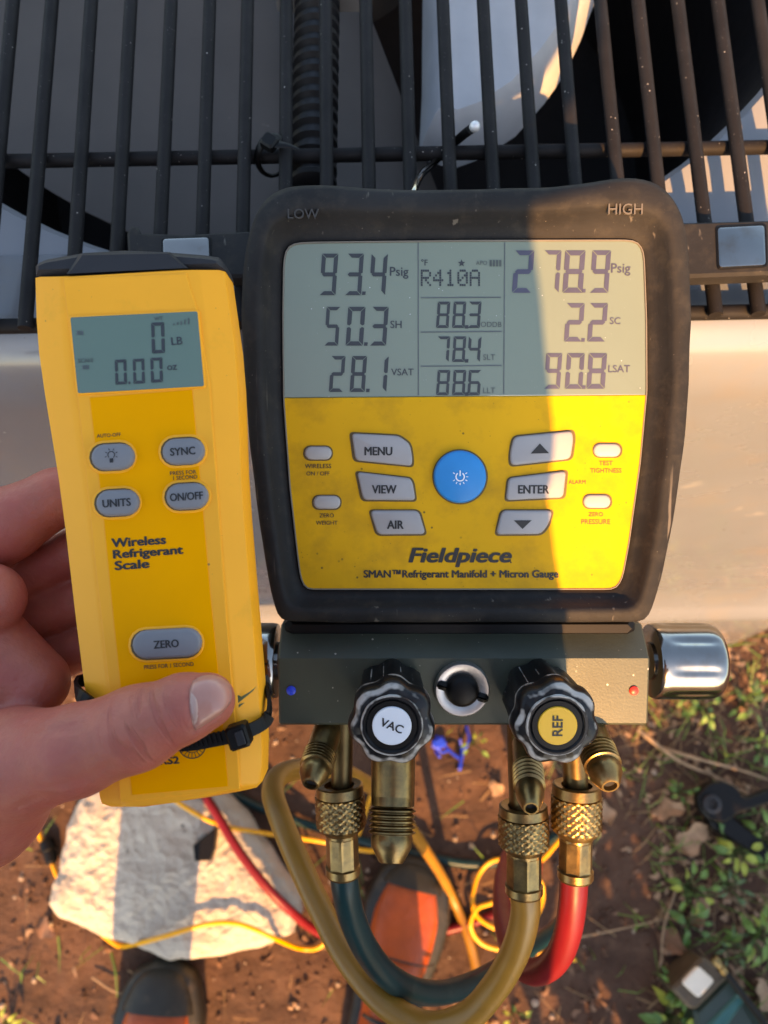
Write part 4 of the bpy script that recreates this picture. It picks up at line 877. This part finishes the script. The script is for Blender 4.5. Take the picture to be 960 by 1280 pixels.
# fine transverse wrinkles over the thumb joint, in the skin material
def wrinkles(m, centre, axis, normal, radius):
    t = m.node_tree; N = t.nodes; Lk = t.links.new; b = N['Principled BSDF']
    tc = N.new('ShaderNodeTexCoord'); sub = N.new('ShaderNodeVectorMath'); sub.operation = 'SUBTRACT'; Lk(tc.outputs['Object'], sub.inputs[0]); sub.inputs[1].default_value = centre
    def dot(v): d = N.new('ShaderNodeVectorMath'); d.operation = 'DOT_PRODUCT'; Lk(sub.outputs[0], d.inputs[0]); d.inputs[1].default_value = v; return d.outputs['Value']
    side_ = axis.cross(normal).normalized(); cx = N.new('ShaderNodeCombineXYZ')
    for k, (v, sc_) in enumerate(((axis, 260.), (side_, 45.), (normal, 30.))):
        mm = N.new('ShaderNodeMath'); mm.operation = 'MULTIPLY'; Lk(dot(v), mm.inputs[0]); mm.inputs[1].default_value = sc_; Lk(mm.outputs[0], cx.inputs[k])
    n = N.new('ShaderNodeTexNoise'); n.inputs['Scale'].default_value = 1.0; n.inputs['Detail'].default_value = 3.; n.inputs['Distortion'].default_value = .5; Lk(cx.outputs[0], n.inputs['Vector'])
    r = N.new('ShaderNodeValToRGB'); r.color_ramp.elements[0].position = .50; r.color_ramp.elements[1].position = .60; Lk(n.outputs[0], r.inputs[0])
    ln = N.new('ShaderNodeVectorMath'); ln.operation = 'LENGTH'; Lk(sub.outputs[0], ln.inputs[0])
    mr = N.new('ShaderNodeMapRange'); mr.interpolation_type = 'SMOOTHSTEP'; Lk(ln.outputs['Value'], mr.inputs[0]); mr.inputs[1].default_value = radius*.45; mr.inputs[2].default_value = radius; mr.inputs[3].default_value = 1.; mr.inputs[4].default_value = .0
    mk = N.new('ShaderNodeMath'); mk.operation = 'MULTIPLY'; Lk(r.outputs[0], mk.inputs[0]); Lk(mr.outputs[0], mk.inputs[1])
    old = b.inputs['Base Color'].links[0].from_socket; mx = N.new('ShaderNodeMix'); mx.data_type = 'RGBA'; f = N.new('ShaderNodeMath'); f.operation = 'MULTIPLY'; Lk(mk.outputs[0], f.inputs[0]); f.inputs[1].default_value = .45; Lk(f.outputs[0], mx.inputs[0]); Lk(old, mx.inputs[6]); mx.inputs[7].default_value = (.30, .06, .045, 1); Lk(mx.outputs[2], b.inputs['Base Color'])
    bp_ = N.new('ShaderNodeBump'); bp_.invert = True; bp_.inputs['Strength'].default_value = .6; bp_.inputs['Distance'].default_value = .0009; Lk(mk.outputs[0], bp_.inputs['Height'])
    if b.inputs['Normal'].links: Lk(b.inputs['Normal'].links[0].from_socket, bp_.inputs['Normal'])
    Lk(bp_.outputs[0], b.inputs['Normal'])
wrinkles(m_skin, H(178, 908, .2565) - MW[per.name].to_translation(), (H(232, 884, .267) - H(95, 938, .2745)).normalized(), (CR @ Vector((0, 0, 1))), .0175)
bvh = BVHTree.FromPolygons([tuple(v) for v in V], [tuple(q) for q in Qd])
# coarse body out of frame
bx = -.088
B = lambda x, b, z: Vector((x, -b, z))
sho_l, sho_r = B(-.275, .33, 1.45), B(.048, .33, 1.44)
ank_l, ank_r = B(-.325, .50, .09), B(.015, .385, .09)
kn_l, kn_r = B(-.275, .46, .48), B(.01, .42, .48); hip_l, hip_r = B(-.165, .47, .90), B(.015, .47, .90)
el_r = B(.067, .235, 1.14); wr_r = B(.056, .150, 1.245) 
core = [(B(bx-.07, .45, .95), B(bx-.075, .335, 1.32), .115, .120, .03), (B(bx+.082, .45, .95), B(bx+.074, .335, 1.33), .114, .112, .03), (B(bx-.05, .47, .92), B(bx+.05, .47, .92), .12, .12, .04)]
shou = [(B(bx-.185, .325, 1.465), B(bx+.215, .325, 1.478), .058, .056, .02)]
arms_u = [(sho_l, elbow, .055, .044, .03), (sho_r, el_r, .052, .043, .03)]
legs = [(hip_l, kn_l, .085, .058, .03), (kn_l, ank_l, .056, .040, .02), (hip_r, kn_r, .085, .058, .03), (kn_r, ank_r, .056, .040, .02)]
neck = [(B(bx, .325, 1.46), B(bx, .27, 1.59), .055, .055, .03)]
hc_ = B(bx, .24, 1.69)
head = [(hc_ + Vector((0, -.02, .02)), hc_ + Vector((0, .0, .01)), .093, .09, .03), (hc_ + Vector((0, .02, -.05)), hc_ + Vector((0, .05, -.085)), .07, .045, .03), (hc_ + Vector((0, .085, .01)), hc_ + Vector((0, .108, -.025)), .010, .015, .012)]
head += [(hc_ + Vector((sx*.088, -.005, .01)), hc_ + Vector((sx*.092, -.012, -.03)), .015, .010, .008) for sx in (-1, 1)]
head += [(hc_ + Vector((-.02, .094, -.052)), hc_ + Vector((.02, .094, -.052)), .007, .007, .006)]
fore = [(elbow, wr, .044, .0265, .02), (el_r, wr_r, .042, .028, .02)]
ph = lambda x, y, z: CO + CR @ Vector((x, y, z))
rh = [(wr_r, ph(.058, -.105, .03), .027, .024, .015), (ph(.058, -.105, .03), ph(.053, -.085, .026), .024, .022, .015), (ph(.055, -.12, .03), ph(.049, -.08, .022), .013, .010, .008), (ph(.049, -.08, .022), ph(.033, -.06, .018), .010, .008, .006)]
for i, yy in enumerate((-.075, -.092, -.109, -.125)): rh += [(ph(.063, yy, .026), ph(.054, yy + .006, .002), .011, .0095, .006), (ph(.054, yy + .006, .002), ph(.033, yy + .012, -.0075), .0095, .0078, .004)]
V2, Q2 = sdf_mesh(core + shou + arms_u + legs + neck, .014, .03, .03); V3, Q3 = sdf_mesh(head + neck, .006, .01, .02); V4, Q4 = sdf_mesh(rh + fore[1:], .0035, .006, .02); V5, Q5 = sdf_mesh(fore[:1], .006, .01)
allV = np.concatenate([V, V2, V3, V4, V5]); off = np.cumsum([0, len(V), len(V2), len(V3), len(V4)]); allQ = np.concatenate([q + o for q, o in zip((Qd, Q2, Q3, Q4, Q5), off)])
body = obj('body', ([tuple(v) for v in allV], [tuple(int(i) for i in q) for q in allQ]), m_skin, per, world=True, smooth=180)
# thumbnail following the thumb's surface
def surf(px, py, lift):
    r = ray(px, py).normalized(); hit = bvh.ray_cast(CO, r)
    return (hit[0] + hit[1]*lift if hit[1].dot(r) < 0 else hit[0] - hit[1]*lift) if hit[0] is not None else P(px, py, .262)
NA = [(241,851),(252,845.5),(266,844),(278,848),(286,855),(289.5,864),(289,874),(284,884),(275,893),(262,902),(248,911),(243,912),(239,898),(236.5,880),(237,863)]
def nailpatch(outline, lift, rings=7, edge=True):
    cx_ = sum(p[0] for p in outline)/len(outline); cy_ = sum(p[1] for p in outline)/len(outline); ol = [tuple(p) for p in crom([Vector((*p, 0)) for p in outline + outline[:1]], 4)[:-1]]; L = []
    for k in range(rings, 0, -1):
        f = k/rings; L.append([surf(cx_ + (p[0]-cx_)*f, cy_ + (p[1]-cy_)*f, lift*(1.0 if k < rings else .15)) for p in ol])
    if edge: L.insert(0, [surf(p[0], p[1], -.0004) for p in ol])
    L.append([surf(cx_ + (p[0]-cx_)*.02, cy_ + (p[1]-cy_)*.02, lift) for p in ol]); mb = MB(); mb.loft(L, False, True); return mb
recalc(obj('thumbnail', nailpatch(NA, .0007), m_nail, per, world=True, smooth=70))
recalc(obj('nail_moon', nailpatch([(238.5,862),(243,866),(247,876),(248,890),(247,903),(244,909),(241,898),(238.3,880)], .00085, 4, False), m_lun, per, world=True, smooth=80))
infl = lambda es, d: [(a, b, ra + d, rb + d, k) for a, b, ra, rb, k in es]
def cloth(name, es, res, m):
    v, q = sdf_mesh(es, res, .03, .03); return obj(name, ([tuple(p) for p in v], [tuple(int(i) for i in x) for x in q]), m, per, world=True, smooth=180)
cloth('shirt', infl([(a, b, ra, rb, k) for a, b, ra, rb, k in core + shou], .006) + infl([(sho_l, sho_l.lerp(elbow, .6), .056, .052, .03), (sho_r, sho_r.lerp(el_r, .6), .053, .048, .03)], .006), .012, m_shirt)
cloth('trousers', infl([(B(bx-.05, .47, .92), B(bx+.05, .47, .92), .124, .124, .04)] + [(a, b, ra, rb, k) for a, b, ra, rb, k in legs], .010), .010, m_trous)
cloth('hair', [(hc_ + Vector((0, -.035, .045)), hc_ + Vector((0, -.01, .05)), .092, .088, .03)], .007, m_hair)
for sx in (-1, 1):
    mb = MB(); mb.lathe(hc_ + Vector((sx*.033, .076, .012)), hc_ + Vector((sx*.033, .094, .010)), [(0, .011), (.5, .0115), (.85, .008), (1, .003)], 14); obj('eye', mb, m_white, per, world=True, smooth=60)
def shoe(toe_px, toe_py, heading, cap, lab):
    toe = G(toe_px, toe_py, .03); hd = Vector((math.sin(R(heading)), math.cos(R(heading)), 0)); rt = Vector((hd.y, -hd.x, 0)); LEN = .295
    sec_w = [(0, .004), (.012, .017), (.035, .029), (.08, .040), (.15, .048), (.25, .055), (.38, .053), (.52, .045), (.68, .040), (.85, .039), (.95, .034), (1.0, .012)]
    sec_h = [(0, .030), (.012, .040), (.035, .047), (.08, .053), (.15, .058), (.25, .064), (.38, .078), (.52, .100), (.68, .118), (.85, .118), (.95, .112), (1.0, .10)]
    def it(tab, s):
        for (a, x), (b, y) in zip(tab, tab[1:]):
            if a <= s <= b: t = (s-a)/(b-a); return x + (y-x)*t
        return tab[-1][1]
    def loop(s, g=0.0, z0=.018, hf=1.0):
        wd, ht = it(sec_w, s) + g, (it(sec_h, s) + g)*hf; c = toe - hd*(s*LEN); out = []
        for k in range(28):
            a = math.pi*k/27; ca, sa = math.cos(a), math.sin(a)
            out.append(Vector((c.x, c.y, 0)) + rt*(wd*math.copysign(abs(ca)**.75, ca)) + Vector((0, 0, z0 + (ht - z0)*abs(sa)**.62)))
        return out
    ss = lambda a, b, n: [a + (b-a)*k/n for k in range(n+1)]
    mb = MB(); mb.loft([loop(s, -.005) for s in ss(cap*.8, 1.0, 26)]); sh = recalc(obj('shoe', mb, m_leather, per, world=True, smooth=50)); sh['label'] = lab
    L = [loop(s, .0028) for s in [0, .006, .012, .02, .035, .05, .08, .11] + ss(.12, cap, 6)]; L.append(loop(cap + .006, -.004)); mb = MB(); mb.loft(L); recalc(obj('toe_cap', mb, m_toe, sh, world=True, smooth=50))
    ol = [(s, 1) for s in ss(0, 1, 20)] + [(s, -1) for s in ss(1, 0, 20)]; ol = [Vector((toe.x, toe.y, 0)) - hd*(s*LEN*1.02 - .006) + rt*(sg*(it(sec_w, s) + .010)) for s, sg in ol]
    ol = ccw(ol); mb = MB(); mb.loft([at_h(inset(ol, .002), .0), at_h(ol, .004), at_h(ol, .028), inset(ol, .004, .036), inset(ol, .010, .040)]); recalc(obj('sole', mb, m_toe, sh, world=True, smooth=40))
    for k in range(5):                                             # laces across the instep
        s = .56 + .05*k; lpp = loop(s, .002)[7:21]; mb = MB(); mb.tube(lpp, .0026, 6); obj('lace', mb, m_toe, sh, world=True, smooth=60)
    mb = MB(); lpp = loop(.42, .0015)[3:25]; mb.tube(lpp, .0016, 6); obj('seam', mb, m_toe, sh, world=True, smooth=60)
    return sh
shoe(207, 1206, 4, .19, 'brown left shoe with large dark olive rubber toe'); shoe(522, 1077, 14, .12, 'orange brown right shoe with dark toe rim')

# the phone that takes the picture, in the right hand
pho = thing('phone', 'thin black phone held up in the right hand, out of the picture', 'phone', Matrix.Translation(ph(.02, -.05, .010)))
mb = MB(); mb.bbox(ph(.005, -.052, .0105), (.072, .150, .008), .002, CR); obj('phone_body', mb, m_rcap, pho, world=True)
mb = MB(); mb.lathe(ph(0, 0, .008), ph(0, 0, .0045), [(0, .009), (.8, .009), (1, .008)], 24); obj('lens', mb, m_ink, pho, world=True, smooth=40)

# ------------------------------------------------------------------ black clamp tool and teal device at the right
cl_ = thing('clamp_tool', 'black plastic spring clamp lying in the weeds at the right edge', 'clamp', Matrix.Translation(G(910, 1015)))
for pl, zt in (([(872,992),(886,978),(905,976),(922,984),(930,998),(968,985),(1000,985),(1000,1005),(966,1003),(925,1016),(905,1030),(886,1024),(874,1010)], .045), ([(880,1012),(905,1008),(920,1024),(940,1040),(975,1066),(1000,1090),(990,1098),(955,1076),(925,1056),(908,1046),(890,1034)], .030)):
    obj('clamp_arm', extr(rounded(pl, 6), zt, zt - .018, .003), m_tie, cl_, world=True, smooth=40)
mb = MB(); c_ = G(889, 1005, .045); mb.lathe(c_, c_ + Vector((0,0,.006)), [(0, .014), (.8, .014), (1, .012), (1, .0075), (.2, .0075)], 28); pv = obj('pivot', mb, m_rcap, cl_, world=True, smooth=40)
mb = MB(); mb.lathe(c_, c_ + Vector((0,0,.0022)), [(0, .0074), (1, .0072)], 20); obj('pivot_hole', mb, m_black, pv, world=True)
dv = thing('teal_device', 'teal and brown boxy tool with a cream square pad in the bottom right corner', 'tool', Matrix.Translation(G(890, 1240)))
obj('housing', extr(rounded([(840,1236),(878,1196),(906,1216),(912,1222),(872,1262),(862,1262)], 5), .062, .0, .004), m_brownp, dv, world=True, smooth=40)
obj('cream_pad', extr(rounded([(852.5,1229),(873,1207.5),(894,1226),(873.5,1248.5)], 5), .067, .058, .0015), m_cream, dv, world=True, smooth=40)
obj('green_body', extr(rounded([(868,1264),(911,1221),(930,1236),(962,1290),(975,1330),(900,1340),(872,1300)], 5), .058, .0, .006), m_dkgrn, dv, world=True, smooth=40)
obj('teal_band', extr(rounded([(884,1282),(922,1243),(932,1252),(900,1296),(890,1300)], 3), .062, .05, .003), m_tealp, dv, world=True, smooth=40)
mb = MB(); mb.tube([G(899,1210,.085), G(912,1222,.085), G(930,1246,.08), G(952,1274,.075), G(985,1320,.07)], .0052, 12); rod = obj('rod', mb, m_tie, dv, world=True, smooth=60)
mb = MB(); a_, b_ = G(906,1216,.085), G(892,1197,.088); mb.lathe(a_, b_, [(0, .0056), (.35, .0062), (.36, .0046), (.6, .0046), (.62, .006), (.9, .006), (1, .004)], 18); obj('rod_tip', mb, m_brass, rod, world=True, smooth=40)

# ------------------------------------------------------------------ weeds, dead leaves, twigs, litter
def leaf_mesh(m, ln=1.0, wd=.5, fold=.12, droop=.25):
    v = []; f = []; n = 6
    for i in range(n+1):
        t = i/n; ww = wd*.5*math.sin(math.pi*min(1, t*1.02)**.8)*(1 - .25*t); z = .35*t*(1-t) - droop*t*t
        v += [(-ww, t*ln, z + fold*ww), (0, t*ln, z), (ww, t*ln, z + fold*ww)]
    for i in range(n): b = i*3; f += [(b, b+1, b+4, b+3), (b+1, b+2, b+5, b+4)]
    me = bpy.data.meshes.new('leaf'); me.from_pydata(v, [], f); me.materials.append(m); me.polygons.foreach_set('use_smooth', [True]*len(me.polygons)); return me
LM = [leaf_mesh(m, 1.0, w_, .3, d) for m, w_, d in zip(m_leafg, (.62, .5, .55, .35), (.25, .3, .35, .2))]
def weed(px, py, n, size, k, label, hgt=.05, grp=None):
    base_ = Gs(px, py, 0); size *= .85; t = thing('weed_plant', label, 'weed', Matrix.Translation(base_), grp)
    mb = MB(); tips = []
    for i in range(n):
        a = 2*math.pi*(i*.382 + random.random()*.15); r = size*(.25 + .75*random.random()); top_ = Vector((r*math.cos(a), r*math.sin(a), hgt*(.35 + .65*random.random())))
        mb.tube([Vector((0, 0, -.005)), top_*.5 + Vector((0, 0, hgt*.15)), top_], .0009, 5); tips.append((top_, a))
    obj('stem', mb, m_leafg[3], t)
    for p, a in tips:
        o = bpy.data.objects.new('leaf', LM[k if random.random() < .75 else (k+1) % 3]); COL.objects.link(o); o.parent = t; s = size*random.uniform(.5, .95)
        o.location = p; o.scale = (s, s, s); o.rotation_euler = (random.uniform(-.4, .35), random.uniform(-.4, .4), a - math.pi/2 + random.uniform(-.5, .5))
    return t
for a in [(872, 885, 12, .030, 0, 'leafy green weed just below the polished right side wheel'), (925, 880, 14, .028, 3, 'low dark green weed at the right edge above the twigs'), (848, 868, 8, .024, 1, 'small green weed beneath the end of the valve block'),
          (748, 968, 7, .022, 1, 'blurred green weed beside the right brass flare port'), (846, 990, 7, .020, 0, 'small round leaved weed left of the black clamp'), (858, 1108, 12, .030, 1, 'bright green weed in the middle of the right soil strip'),
          (910, 1062, 16, .034, 2, 'yellow green sunlit weed under the black clamp arm'), (945, 1050, 14, .032, 1, 'green weed at the right edge below the clamp'), (852, 1150, 10, .026, 0, 'dark green weed below the bright green weed'),
          (940, 1165, 18, .036, 1, 'large pale green weed at the right edge above the teal tool'), (838, 1228, 10, .030, 0, 'green weed against the left side of the teal tool'), (832, 1268, 16, .036, 2, 'yellow green weed in front of the teal tool'), (905, 1180, 8, .024, 3, 'small dull weed behind the rod of the teal tool'),
          (640, 1262, 6, .020, 2, 'tiny pale seedling right of the hose bend'), (14, 1276, 8, .026, 2, 'small yellow green weed in the bottom left corner'), (942, 935, 9, .024, 0, 'small green weed between the two long twigs'), (590, 930, 6, .020, 1, 'small green weed seen between the two black hand wheels'), (905, 1105, 10, .026, 3, 'grassy dark weed right of the bright green weed')]: weed(*a)
def dead_leaf(px, py, size, k, rz, label, up=.012):
    b = Gs(px, py, up); v = []; f = []; n = 10; seed = px*.13
    for i in range(n+1):
        t = i/n; ww = .34*math.sin(math.pi*t)**.7*(1 + .35*math.sin(9*t + seed)); z = .12*math.sin(3*t + seed)
        v += [(-ww*size, (t-.5)*size, (z + .12*abs(math.sin(5*t)))*size), (0, (t-.5)*size, (z - .04)*size), (ww*size*.9, (t-.5)*size, (z + .15*math.sin(4*t + 1))*size)]
    for i in range(n): c = i*3; f += [(c, c+1, c+4, c+3), (c+1, c+2, c+5, c+4)]
    v += [(x, y, z - .0008) for x, y, z in v]; m_ = 3*(n+1); f += [tuple(q + m_ for q in reversed(g)) for g in f]
    o = obj('dead_leaf', ([Vector(p) for p in v], f), m_dead[k], smooth=60); o.location = b; o.rotation_euler = (random.uniform(-.2,.2), random.uniform(-.2,.2), R(rz)); tag(o, label, 'dead leaf', 'dead leaves on the soil')
for a in [(940, 888, .045, 0, 20, 'brown dead leaf at the right edge under the polished wheel'), (868, 1048, .06, 1, -50, 'big pale brown dead leaf left of the clamp arm'), (700, 1035, .045, 0, 70, 'reddish dead leaf just right of the red hose coupling'), (875, 1140, .045, 0, -35, 'brown dead leaf right of the dark green weed'), (842, 1180, .05, 0, 60, 'brown dead leaf left of the teal tool among weeds'), (835, 1010, .05, 1, 80, 'pale torn dead leaf left of the small round leaved weed'), (758, 1015, .04, 1, 10, 'pale dead leaf on the soil right of the brass couplings'), (920, 1000, .03, 2, 10, 'dark dead leaf caught under the clamp'), (60, 1160, .04, 0, 80, 'red brown dead leaf at the left foot of the rock'), (960, 1245, .05, 1, 30, 'orange dead leaf beside the rod of the teal tool'), (620, 985, .03, 1, 45, 'small pale leaf scrap beyond the middle brass port')]: dead_leaf(*a)
def twig(pl, r, label, m=m_twig):
    pts_ = [Gs(x, y, u) for x, y, u in pl]; t = obj('dry_twig', MB().tube([p - pts_[0] for p in crom(pts_, 5)], r, 7, rfun=lambda q: r*(1 - .5*q)), m, smooth=60); t.location = pts_[0]; tag(t, label, 'twig', 'dry twigs on the ground')
twig([(798,912,.02),(850,950,.03),(900,972,.03),(944,998,.02)], .0035, 'long dry twig ending beside the black clamp'); twig([(830,935,.02),(880,950,.035),(925,962,.03),(965,975,.02)], .0032, 'dry straw coloured twig above the long dry twig'); twig([(885,960,.03),(910,985,.03),(940,1000,.02)], .003, 'short forked twig on top of the clamp')
twig([(845,1115,.01),(832,1160,.02),(828,1205,.01)], .0022, 'thin curved dry stalk left of the bright green weed'); twig([(380,1070,.02),(405,1120,.02),(425,1150,.02)], .0022, 'thin grey stalk behind the tan hose loop'); twig([(700,1175,.01),(760,1165,.02),(830,1150,.01)], .0018, 'thin stalk on the soil right of the red hose bend'); twig([(140,1190,.01),(146,1215,.03),(148,1245,.01)], .002, 'green grass stalk standing between rock and left shoe', m_leafg[1]); twig([(115,1222,.012),(150,1240,.015),(190,1238,.012)], .002, 'dry stalk lying left of the left shoe')
# uncountable litter: soil crumbs, pebbles, straw, grass, leaf scraps
def in_rock(x, y): return abs(x + .30) < .20 and -.27 < y < .03
def scatter(n, box_, dens=None):
    out = []
    while len(out) < n:
        x = random.uniform(box_[0], box_[1]); y = random.uniform(box_[2], box_[3])
        if dens is None or random.random() < dens(x, y): out.append((x, y))
    return out
def chunk(mb, c, s):
    v = [Vector(p) for p in ((1,0,0),(-1,0,0),(0,1,0),(0,-1,0),(0,0,1),(0,0,-.6),(.6,.6,.5),(-.6,.55,.45),(.55,-.6,.4),(-.6,-.6,.5))]; q = Matrix.Rotation(random.uniform(0, 6.28), 3, 'Z')
    v = [c + q @ Vector((p.x*s*random.uniform(.6, 1.2), p.y*s*random.uniform(.6, 1.1), p.z*s*random.uniform(.5, .9))) for p in v]
    mb.add(v, [(4,0,6),(4,6,2),(4,2,7),(4,7,1),(4,1,9),(4,9,3),(4,3,8),(4,8,0),(0,2,6),(2,1,7),(1,3,9),(3,0,8),(5,2,0),(5,1,2),(5,3,1),(5,0,3)])
for name, n, m_, smin, smax in (('soil_crumbs', 5200, m_clod, .0015, .0065), ('pebbles', 420, m_peb, .002, .007)):
    mb = MB()
    for x, y in scatter(n, (-.85, .85, -.62, .26)): s = smin + (smax-smin)*random.random()**3; chunk(mb, Vector((x, y, gz(x, y) + s*.25)), s)
    tag(obj(name, mb, m_), 'loose brown soil crumbs strewn over the ground' if name[0] == 's' else 'pale pebbles strewn over the ground', None, None, 'stuff')
side = lambda x, y: 1.0 if x > .41 else (.75 if x > .24 and y > -.04 else .07)
def strips(name, n, m_, dens, lmin, lmax, wd, lift, label, box_=(-.8, .85, -.62, .26)):
    mb = MB()
    for x, y in scatter(n, box_, dens):
        ln = random.uniform(lmin, lmax); a = random.uniform(0, 6.28); d = Vector((math.cos(a), math.sin(a), 0)); q = Vector((-d.y, d.x, 0))*wd*random.uniform(.6, 1.3); z = gz(x, y); p0 = Vector((x, y, z + .003)); b = random.uniform(-.3, .3)
        p1 = p0 + d*ln*.5 + q*b*3 + Vector((0, 0, lift*random.random())); p2 = p0 + d*ln + Vector((0, 0, lift*random.uniform(-.1, 1.0))); mb.add([p0 - q, p0 + q, p1 + q*.9, p1 - q*.9, p2 + q*.2, p2 - q*.2], [(0,1,2,3), (3,2,4,5)])
    tag(obj(name, mb, m_), label, None, None, 'stuff')
strips('straw_litter', 1300, m_straw, side, .015, .07, .0009, .012, 'dry straw and grass litter covering the soil')
strips('grass_blades', 900, m_leafg[1], side, .015, .055, .0010, .03, 'short green grass growing in the soil')
strips('leaf_scraps', 900, m_dead[1], side, .006, .018, .0035, .006, 'pale brown leaf scraps strewn over the soil')
strips('bark_scraps', 330, m_dead[2], lambda x, y: .6 if x > .27 else .22, .006, .018, .0032, .005, 'dark brown bark scraps strewn over the soil')

# low shrub, unseen, added on the sunny side to shade the soil at right
def shrub(x, y, rx, rz_, n, label):
    t = thing('shade_shrub', label, 'shrub', Matrix.Translation((x, y, 0)), 'shrubs added out of view for shade')
    mb = MB(); lf = MB()
    for i in range(9):
        a = i*.7; tip = Vector((rx*.7*math.cos(a), rx*.7*math.sin(a), rz_*random.uniform(.7, .95))); mb.tube([Vector((0,0,-.02)), tip*.5 + Vector((0,0,.08)), tip], .008, 6, rfun=lambda q: .008*(1-.7*q))
    for i in range(n):
        u = random.random()**.4; a = random.uniform(0, 6.28); ph_ = random.uniform(-.9, 1.5); p = Vector((rx*u*math.cos(a)*math.cos(ph_), rx*u*math.sin(a)*math.cos(ph_), rz_*.55 + rz_*.45*u*math.sin(ph_))); s = random.uniform(.018, .034)
        q = Matrix.Rotation(random.uniform(0, 6.28), 3, 'Z') @ Matrix.Rotation(random.uniform(-1.2, 1.2), 3, 'X'); lf.add([p + q @ Vector(k)*s for k in ((0,-1,0),(.45,0,.1),(0,1,0),(-.45,0,.1))], [(0,1,2,3)])
    obj('branches', mb, m_twig, t, smooth=60); obj('foliage', lf, m_leafg[0], t)
shrub(.62, -.95, .38, .62, 3300, 'dense low green shrub added out of view behind the photographer to shade the soil')
